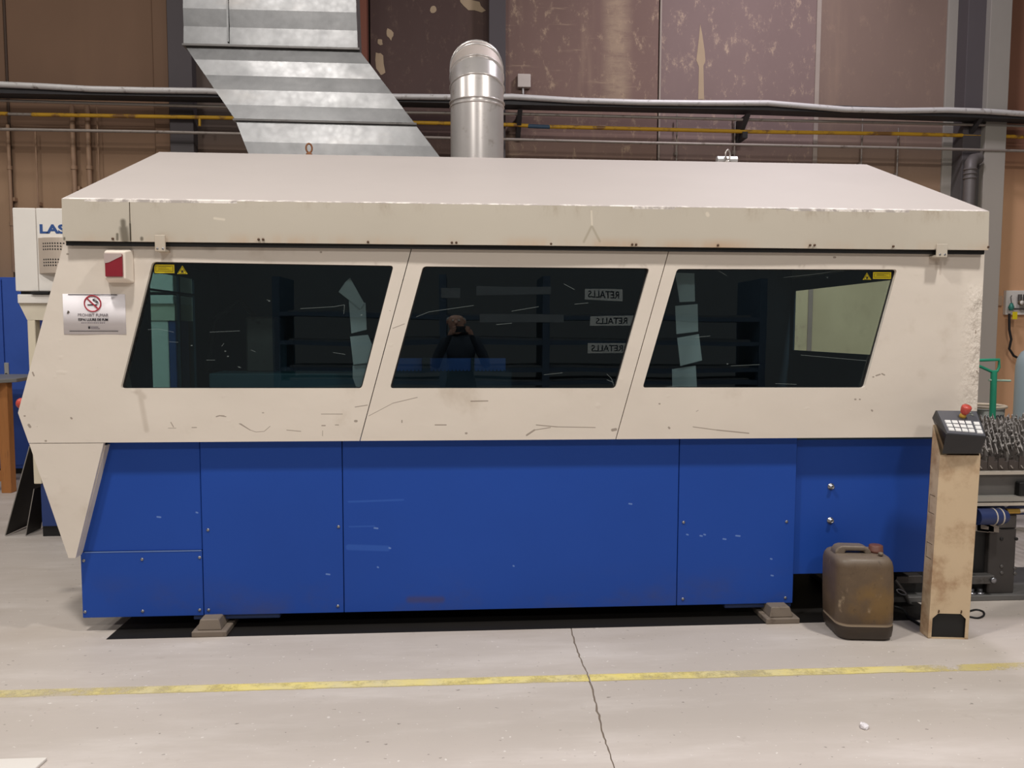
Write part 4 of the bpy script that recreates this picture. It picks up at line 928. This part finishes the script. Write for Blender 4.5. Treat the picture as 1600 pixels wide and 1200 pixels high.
for i in range(nsl):
    x = tx0+.03+i*sp_
    if x > 3.9: break
    MB().box(x-.018, x+.018, YX-.004, YX, zr0+.012, zs_-.004-.01*(i % 3)).build('slat_holder', rail, tb_)
    MB().hexa([(x-.012, YX-.007, zr0+.03), (x-.004, YX-.007, zr0+.03), (x+.010, YX-.007, zr0+.012), (x+.002, YX-.007, zr0+.012)], [(x-.012, YX-.0042, zr0+.03), (x-.004, YX-.0042, zr0+.03), (x+.010, YX-.0042, zr0+.012), (x+.002, YX-.0042, zr0+.012)]).build('slat_tab', M('tab_steel', (176, 168, 160), .4, .5), tb_)
MB().box(tx0, tx1, YX-.03, YX+.1, X_(1570,740).z, zr0-.001).build('table_lip', M('pale_rail', (200, 190, 176), .45, .2), tb_)
zg = X_(1570,773).z
MB().box(tx0, tx1, YX, YX+.06, zg, X_(1570,740).z-.001).build('table_beam', M('beam_grey', (104, 101, 98), .5, .15, .2, dirt=(92, 86, 82)), tb_)
MB().box(tx0, tx1, YX-.04, YX+.07, X_(1570,781).z, zg-.001).build('guide_rail', M('dull_rail', (162, 158, 150), .45, .2), tb_)
MB().box(tx0, tx1, Yend-.1, Yend-.02, .2, zr0-.002).build('table_beam', gunm, tb_)
bk = X_(1590,765); MB().box(bk.x-.02, bk.x+.12, YX-.045, YX-.001, bk.z-.03, bk.z+.05).build('roller_bracket', black, tb_, .006, 1)
MB().lathe((bk.x+.03, YX-.046, bk.z+.01), (0, -1, 0), [(.022, 0), (.022, .012), (.01, .014)], 14).build('roller', screwm, tb_)
MB().box(tx0, tx1, YX-.05, YX-.01, X_(1570,787).z, X_(1570,783).z).build('guide_rail', M('pale_rail', (200, 190, 176)), tb_)
lb = MB().box(2.7, 5.2, YX+.02, YX+.28, X_(1570,806).z, X_(1570,788).z).build('drive_beam', M('motor_blue', (42, 54, 96), .45, 0, .1), tb_)
c_ = at(1571.5, 790.3, YX+.018); kx, kz_ = .016, .009
MB().prism([c_+Vector(q) for q in ((-kx, 0, 0), (0, 0, kz_), (kx, 0, 0), (0, 0, -kz_))], (0, -.002, 0)).build('diamond_mark', M('mark_white', (220, 220, 222), .5), lb)
# supports
for x in (3.0, 5.0): MB().box(x, x+.1, 5.0, 5.1, .0, .8).build('leg', black, tb_)
# drive unit below it
du = thing('drive_unit', 'black steel drive unit with blue motor on a floor plate', 'drive unit', (3.05, 4.2, 0))
G0 = 4.13
D_ = lambda x, y: at(x, y, G0)
zf = .05
MB().box(2.2, 3.9, G0-.0, G0+.5, 0, D_(1560,930).z-.0).build('floor_plate', M('plate_grey', (110, 108, 106), .5, .3, .2), du, .004, 1)
zf = D_(1560,930).z
bxx0, bxx1 = D_(1550,880).x, D_(1592,880).x
ztp = D_(1570,829).z
MB().box(bxx0, bxx1, G0+.03, G0+.2, zf, ztp).build('upright_plate', M('dark_plate', (70, 66, 64), .5, .3, .2), du, .004, 1)
for x, y in ((1565,842),(1588,842),(1565,885),(1586,888),(1565,895),(1586,896)):
    p = at(x, y, G0+.029); MB().lathe((p.x, G0+.031, p.z), (0, -1, 0), [(.010, 0), (.010, .005), (.006, .006)], 10).build('bolt', black if y < 880 else gunm, du)
MB().box(D_(1518,880).x, bxx0, G0+.06, G0+.24, zf, ztp+.01).build('gear_case', black, du, .004, 1)
for i in range(3): MB().hexa([D_(1520+i*7,826)+Vector((0, .0, -.012)), D_(1545+i*8,829)+Vector((0, 0, -.012)), D_(1545+i*8,829)+Vector((0, .06, -.012)), D_(1520+i*7,826)+Vector((0, .06, -.012))], [D_(1520+i*7,814-i*2), D_(1545+i*8,823), D_(1545+i*8,823)+Vector((0, .06, 0)), D_(1520+i*7,814-i*2)+Vector((0, .06, 0))]).build('cover_fin', M('fin_grey', (150, 140, 130), .5, .3), du)
mb_ = M('motor_blue', (42, 54, 96))
p = D_(1520, 810); q_ = D_(1566, 808); p.z = q_.z = D_(1545, 805).z; p.y = q_.y = G0-.03
MB().tube([p, q_-Vector((.06, 0, 0)), q_-Vector((.02, 0, 0)), q_], [.046, .046, .043, .034], 20).build('motor', mb_, du)
for s in (.038, .078): MB().tube([q_-Vector((s, 0, 0)), q_-Vector((s+.007, 0, 0))], .048, 20).build('motor_band', M('pale_rail', (200, 190, 176)), du)
r0 = D_(1572,799); r0.y = G0+.0; MB().tube([r0, r0+Vector((.075, 0, .0))], .016, 12).build('brass_fitting', M('brass', (176, 140, 66), .35, .7), du)
MB().tube([r0+Vector((.07, 0, 0)), r0+Vector((.11, 0, .005)), r0+Vector((.14, -.01, -.03)), r0+Vector((.15, -.03, -.09)), r0+Vector((.10, -.05, -.14))], .014, 10).build('hose', M('pale_hose', (186, 176, 166), .5), du)
MB().box(r0.x-.02, r0.x+.1, G0+.04, G0+.2, ztp, r0.z-.03).build('clamp_block', gunm, du, .006, 1)
a = D_(1517,915); MB().box(a.x, D_(1552,915).x, G0-.01, G0+.05, D_(1530,912).z, D_(1530,899).z).build('cross_bar', gunm, du, .004, 1)
p = D_(1549, 905); MB().lathe((p.x, G0-.012, p.z), (0, -1, 0), [(.016, 0), (.016, .012), (.008, .013)], 12).build('bolt', screwm, du)
for x in (1523, 1536):
    p = D_(x, 930); MB().lathe((p.x, G0+.03, zf), (0, 0, 1), [(.024, 0), (.024, .010), (.014, .011), (.014, .03), (.008, .032)], 12).build('bolt', screwm, du)
# linkage seen between can and pedestal
lkx = at(1420, 930, 4.14)
MB().box(at(1400,905,4.14).x, at(1442,905,4.14).x, 4.14, 4.4, at(1420,912,4.14).z, at(1420,900,4.14).z).build('cross_bar', M('dark_plate', (70, 66, 64)), du, .004, 1)
MB().tube([at(1398,905,4.12), at(1412,925,4.12), at(1422,945,4.12), at(1438,965,4.12)], .012, 8).build('link_rod', gunm, du)
p = at(1408, 925, 4.11); MB().tube([p+Vector((.028*math.cos(t_)*1.0, 0, .012*math.sin(t_)-.012*math.cos(t_))) for t_ in [2*math.pi*k_/16 for k_ in range(17)]], .005, 6, False).build('chain_link', screwm, du)
MB().box(at(1396,940,4.2).x, at(1440,940,4.2).x, 4.2, 4.5, zf, .2).build('gear_case', black, du)
# cables on the floor
def cable(name, lab, pts_, r, m_=rubber):
    P_ = [ground(x, y) for x, y in pts_]; Q_ = []
    for i in range(len(P_)-1):
        a, b, c, d_ = P_[max(i-1, 0)], P_[i], P_[i+1], P_[min(i+2, len(P_)-1)]
        for k_ in range(5):
            s = k_/5; Q_.append(.5*((2*b)+(c-a)*s+(2*a-5*b+4*c-d_)*s*s+(3*b-a-3*c+d_)*s**3))
    Q_.append(P_[-1]); Q_ = [q+Vector((0, 0, r)) for q in Q_]
    return MB().tube(Q_, r, 8).build(name, m_, None, label=lab, cat='cable')
cable('cable', 'thin dark cable loop on the floor right of the pedestal', [(1513,957),(1525,954),(1536,957),(1537,963),(1528,967),(1514,965)], .005)
cable('cable', 'black cable snaking from the jerrycan to the pedestal foot', [(1398,950),(1412,955),(1420,967),(1432,975),(1446,982)], .008)

# ------------------------------------------------------------------ right background: gas panel, cylinder, bin, trolley
gpn = at(1596, 472, 8.98)
ga = thing('regulator_board', 'white wall board with gas regulators and gauges at the right edge', 'gas panel', (gpn.x, 9, gpn.z))
bz0, bz1 = at(1590,492,8.96).z, at(1590,454,8.96).z; gx0 = at(1571,470,8.96).x
MB().box(gx0, gx0+.62, 8.95, 9.0, bz0, bz1).build('board', white, ga, .004, 1)
tl = M('teal_valve', (60, 130, 116), .4, .2)
v0 = at(1580,480,8.88)
vb = MB().lathe(v0, (0, 0, 1), [(.022, -.04), (.028, -.02), (.034, .0), (.022, .03), (.012, .05)], 12).build('regulator', tl, ga)
MB().tube([(gx0+.02, 8.9, v0.z-.02), (gx0+.6, 8.9, v0.z-.02)], .012, 8).build('manifold', gunm, ga)
MB().tube([v0+Vector((0, 0, .05)), v0+Vector((-.01, 0, .12)), v0+Vector((.02, .03, .14))], .006, 6).build('gauge_line', gunm, ga)
for x in (1594, 1602, 1640):
    p = at(x, 473, 8.88); o = MB().lathe(p, (0, -1, 0), [(.033, 0), (.033, .03), (.028, .032)], 16).build('gauge', M('gauge_brass', (120, 104, 84), .4, .5), ga)
    MB().lathe(p+Vector((0, -.032, 0)), (0, -1, 0), [(.026, 0), (.026, .002)], 16).build('dial', white, o)
    MB().tube([p+Vector((0, .01, .02)), p+Vector((0, .01, .1))], .022, 8).build('valve_body', gunm, ga)
tg = at(1585,493,8.87); MB().box(tg.x-.03, tg.x+.03, 8.86, 8.864, tg.z-.045, tg.z+.045).build('yellow_tag', yel, ga)
MB().tube([at(x, y, 8.9) for x, y in ((1577,490),(1577,515),(1580,530),(1577,545),(1584,556),(1600,564))], .014, 8).build('hose', rubber, ga)
sk = at(1560,470,8.98); MB().box(sk.x-.04, sk.x+.04, 8.96, 9.0, sk.z-.06, sk.z+.06).build('wall_socket', M('socket_tan', (196, 164, 136), .5), None, .006, 2, label='small tan socket plate on the wall left of the gas panel', cat='socket')
YG = 6.6
gcx = at(1587,600,YG).x+.13; gt = at(1600,545,YG).z
gc = thing('gas_cylinder', 'pale grey-blue gas cylinder cut by the right edge of the picture', 'cylinder', (gcx, YG, 0))
MB().lathe((gcx, YG, 0), (0, 0, 1), [(.105, 0), (.115, .02), (.115, gt-.16), (.105, gt-.09), (.075, gt-.03), (.035, gt), (.03, gt+.03)], 28).build('body', M('cylinder_grey', (150, 164, 168), .4, 0, .05), gc)
MB().lathe((gcx, YG, gt+.03), (0, 0, 1), [(.022, 0), (.022, .05), (.012, .06)], 12).build('valve', M('brass', (176, 140, 66)), gc)
YO = 6.0
gr = M('green_paint', (52, 158, 124), .45, 0, .1)
O = lambda x, y: at(x, y, YO)
tr_ = thing('green_trolley', 'green tubular trolley handle standing behind the right corner of the machine', 'trolley', (O(1553,640).x, YO, 0))
MB().tube([O(1530,563), O(1561,562), O(1561,574), O(1558,580), O(1550,581), O(1530,572)], .012, 10).build('handle', gr, tr_)
MB().tube([O(1553,581), Vector((O(1553,640).x, YO, .12))], .024, 12).build('shaft', gr, tr_)
MB().tube([O(1545,594), O(1579,595)], .009, 8).build('crossbar', M('pale_green', (170, 196, 176), .45), tr_)
xs_ = O(1553,640).x; MB().box(xs_-.12, xs_+.12, YO-.10, YO+.10, .06, .12).build('base_frame', gr, tr_)
for s in (-1, 1): MB().lathe((xs_+s*.12, YO, .08), (s, 0, 0), [(.08, 0), (.08, .03), (.04, .035)], 16).build('wheel', rubber, tr_)
YN = 6.35
Nn = lambda x, y: at(x, y, YN)
br_ = .175; bnx = Nn(1566,640).x-br_; bz = Nn(1550,632).z
bi = thing('waste_bin', 'pale round bin with worn rim behind the slat table', 'bin', (bnx, YN, 0))
MB().lathe((bnx, YN, 0), (0, 0, 1), [(br_*.8, 0), (br_*.92, bz-.03), (br_*.90, bz-.03), (br_*.76, .02)], 28).build('body', M('bin_grey', (150, 152, 146), .5), bi)
MB().tube([(bnx+br_*.97*math.cos(t_), YN+br_*.97*math.sin(t_), bz-.012) for t_ in [2*math.pi*k_/28 for k_ in range(29)]], .013, 8, False).build('rim', M('rim_cream', (206, 190, 166), .5), bi)
lb_ = []
for k_ in range(6):
    a_ = math.radians(-118+k_*13); rr = br_*.915
    lb_.append((bnx+rr*math.cos(a_), YN+rr*math.sin(a_)))
b = MB(); lz0, lz1 = bz-.13, bz-.075
for p, q in zip(lb_[:-1], lb_[1:]): b.hexa([(p[0], p[1], lz0), (q[0], q[1], lz0), (q[0], q[1]+.004, lz0), (p[0], p[1]+.004, lz0)], [(p[0], p[1], lz1), (q[0], q[1], lz1), (q[0], q[1]+.004, lz1), (p[0], p[1]+.004, lz1)])
b.build('dark_label', M('label_dark', (70, 76, 78), .5), bi)

# ------------------------------------------------------------------ small things on the floor
g0 = ground(1350, 1137); b = MB(); rr = random.Random(3)
vs = []; n = 9
for k_ in range(n):
    a_ = 2*math.pi*k_/n; q = rr.uniform(.7, 1.1); vs.append(g0+Vector((.017*q*math.cos(a_), .02*q*math.sin(a_), .001+rr.random()*.004)))
top = [v+Vector((rr.uniform(-.002, .002), rr.uniform(-.002, .004), .004+rr.random()*.010)) for v in vs]; ctr = g0+Vector((0, .004, .013))
b.add(vs+top+[ctr], [tuple(range(n-1, -1, -1))]+[(i, (i+1) % n, n+(i+1) % n, n+i) for i in range(n)]+[(n+i, n+(i+1) % n, 2*n) for i in range(n)])
b.build('paper_scrap', paper, None, label='crumpled white paper scrap on the floor below the jerrycan', cat='paper')
a, b_, c_ = ground(0, 1190), ground(74, 1188), ground(63, 1215)
MB().prism([Vector((a.x-.5, a.y, .012)), Vector((b_.x, b_.y, .012)), Vector((c_.x-.06, c_.y-.25, .012)), Vector((a.x-.5, a.y-.3, .012))], (0, 0, -.0115)).build('white_board', white, None, .002, 1, label='white board corner lying on the floor at the lower left', cat='board')

# ------------------------------------------------------------------ behind the camera: only its mirror image in the windows shows
rk = thing('scrap_rack', 'offcut rack with white lettered shelf labels, mirrored in the middle window', 'rack', (1.2, -3.2, 0))
def mir(px, py, Yr):
    p = at(px, py, 2*(YC+.025)-Yr); return Vector((p.x, Yr, p.z))
rs = M('rack_blue_grey', (70, 82, 98), .5, 0, .15); rsh = M('offcut_sheet', (120, 122, 124), .4, .5, .2)
zsh = [mir(945, y, -3).z for y in (478, 518, 560)]+[.5, .95]
zsh = sorted(zsh)
for z in zsh:
    MB().box(-2.6, 4.4, -3.9, -3.02, z-.19, z-.13).build('shelf', rs, rk)
    MB().box(-2.4, 4.2, -3.8, -3.1, z-.13, z-.10).build('offcut_stack', rsh, rk)
for x in (-2.6, -.3, 1.15, 4.3):
    MB().box(x, x+.1, -3.95, -3.01, 0, 2.3).build('upright', rs, rk)
lblm = M('label_white', (235, 232, 225), .6)
for (x0, x1, y), bodyt in zip(((914, 973, 462), (922, 990, 501), (918, 980, 544)), ('RETALLS',)*3):
    a, b = mir(x0, y-8, -3), mir(x1, y+8, -3)
    MB().box(a.x, b.x, -3.015, -3.0, b.z, a.z).build('shelf_label', lblm, rk)
    text('label_text', bodyt, (a.z-b.z)*.85, ink, rk, ((a.x+b.x)/2, -2.999, b.z+.03), 1.0, .002, rot=(math.pi/2, 0, math.pi), align='CENTER')
for (x0, x1, y) in ((690, 720, 458), (745, 860, 455), (750, 880, 496)):
    a, b = mir(x0, y-7, -3.02), mir(x1, y+7, -3.02); MB().box(a.x, b.x, -3.015, -3.0, b.z, a.z).build('shelf_label', M('label_faded', (130, 132, 134), .6), rk)

def skin(name, chains, parent=None, sub=1):
    vs, es, rs, roots = [], [], [], []
    for ch in chains:          # (points with radii, index of a point of an earlier chain to start from or None)
        pts_, start = ch; prev = start
        if start is None: roots.append(len(vs))
        for (x, y, z, r) in pts_:
            vs.append((x, y, z)); rs.append(r)
            if prev is not None: es.append((prev, len(vs)-1))
            prev = len(vs)-1
    me = bpy.data.meshes.new(name); me.from_pydata(vs, es, [])
    o = bpy.data.objects.new(name, me); C.objects.link(o); o.modifiers.new('skin', 'SKIN'); o.modifiers['skin'].use_smooth_shade = True
    sd = me.skin_vertices[0].data
    for i, r in enumerate(rs): sd[i].radius = r if isinstance(r, tuple) else (r, r); sd[i].use_root = i in roots
    q = o.modifiers.new('sub', 'SUBSURF'); q.levels = sub; q.render_levels = sub
    bpy.context.view_layer.update()
    m2 = bpy.data.meshes.new_from_object(o.evaluated_get(bpy.context.evaluated_depsgraph_get())); bpy.data.objects.remove(o)
    return m2
body = [([(0, -.30, .95, .145), (0, -.30, 1.08, .135), (0, -.30, 1.22, .15), (0, -.30, 1.36, .15), (-.01, -.29, 1.46, .075), (-.03, -.27, 1.52, .058), (-.045, -.245, 1.58, .085), (-.05, -.245, 1.655, .095), (-.05, -.25, 1.71, .07)], None)]
def arm(sx, hx, hz): return ([(sx*.17, -.31, 1.40, .072), (sx*.25, -.28, 1.26, .055), (sx*.27, -.22, 1.17, .048), (sx*.20, -.13, 1.32, .042), (hx+sx*.025, -.06, hz-.06, .028), (hx+sx*.012, -.045, hz-.02, .026), (hx+sx*.005, -.04, hz+.015, .024)], 3)
def legc(sx): return ([(sx*.10, -.30, .86, .098), (sx*.115, -.29, .50, .062), (sx*.115, -.31, .28, .056), (sx*.12, -.32, .09, .042), (sx*.13, -.22, .045, .042), (sx*.14, -.13, .035, .03)], 0)
body += [arm(-1, -.085, 1.535), arm(1, .085, 1.535), legc(-1), legc(1)]
for s in (-1, 1):
    hx = s*.085
    for i, zf_ in enumerate((1.575, 1.558, 1.538, 1.520)):   # fingers closed round the phone's edge
        ln = (.9, 1.0, .95, .75)[i]
        body.append(([(hx, -.045, zf_-.012, .0095), (hx-s*.004, -.012, zf_, .009), (hx-s*.020*ln, .004, zf_+.003, .0085), (hx-s*.042*ln, .004, zf_+.004, .007)], None))
    body.append(([(hx, -.05, 1.515, .011), (hx-s*.02, -.045, 1.535, .010), (hx-s*.038, -.032, 1.55, .009), (hx-s*.052, -.028, 1.556, .008)], None))
body.append(([(-.05, -.17, 1.645, .016), (-.05, -.145, 1.625, .015), (-.05, -.138, 1.612, .014)], None))       # nose
for s in (-1, 1): body.append(([(-.05+s*.086, -.25, 1.66, .012), (-.05+s*.096, -.255, 1.64, .014), (-.05+s*.09, -.25, 1.615, .009)], None))
bm_ = skin('body', body, sub=2)
skinm = M('skin_tone', (196, 150, 128), .5); jac = M('dark_jacket', (44, 48, 58), .8); trs = M('dark_trousers', (40, 44, 56), .8); shm_ = M('shoe_black', (28, 26, 26), .5)
for q in (jac, skinm, trs, shm_): bm_.materials.append(q)
for p in bm_.polygons:
    c = p.center
    p.material_index = 3 if c.z < .085 else 2 if c.z < .92 else 1 if (c.z > 1.485 and c.y > -.36 and not (abs(c.x) > .15)) else 0
pers = thing('person', 'bald person in dark jacket raising a phone, seen mirrored in middle window', 'person', (0, -.3, 0))
link('body', bm_, pers)
hair = skin('hair', [([(-.05-.088, -.27, 1.66, .022), (-.05-.07, -.32, 1.665, .026), (-.05, -.342, 1.665, .026), (-.05+.07, -.32, 1.665, .026), (-.05+.088, -.27, 1.66, .022)], None)], sub=1)
hair.materials.append(M('grey_hair', (150, 146, 142), .8)); link('hair', hair, pers)
for s in (-1, 1):
    MB().lathe((-.05+s*.032, -.168, 1.65), (0, 1, 0), [(.004, -.004), (.011, 0), (.009, .006), (.003, .009)], 10).build('eye', M('eye_white', (220, 214, 208), .3), pers)
MB().tube([(-.075, -.163, 1.578), (-.05, -.155, 1.581), (-.025, -.163, 1.578)], [.003, .006, .003], 8).build('mouth', M('lip', (150, 90, 84), .5), pers)
ph = thing('phone', 'black phone held up in both hands by the mirrored person', 'phone', (0, -.02, 1.55))
MB().box(-.078, .078, -.024, -.016, 1.514, 1.586).build('phone_body', blackp, ph, .003, 2)
MB().lathe((0.0, -.016, 1.55), (0, 1, 0), [(.008, 0), (.008, .0015)], 14).build('camera_lens', M('lens_black', (12, 12, 16), .1), ph)
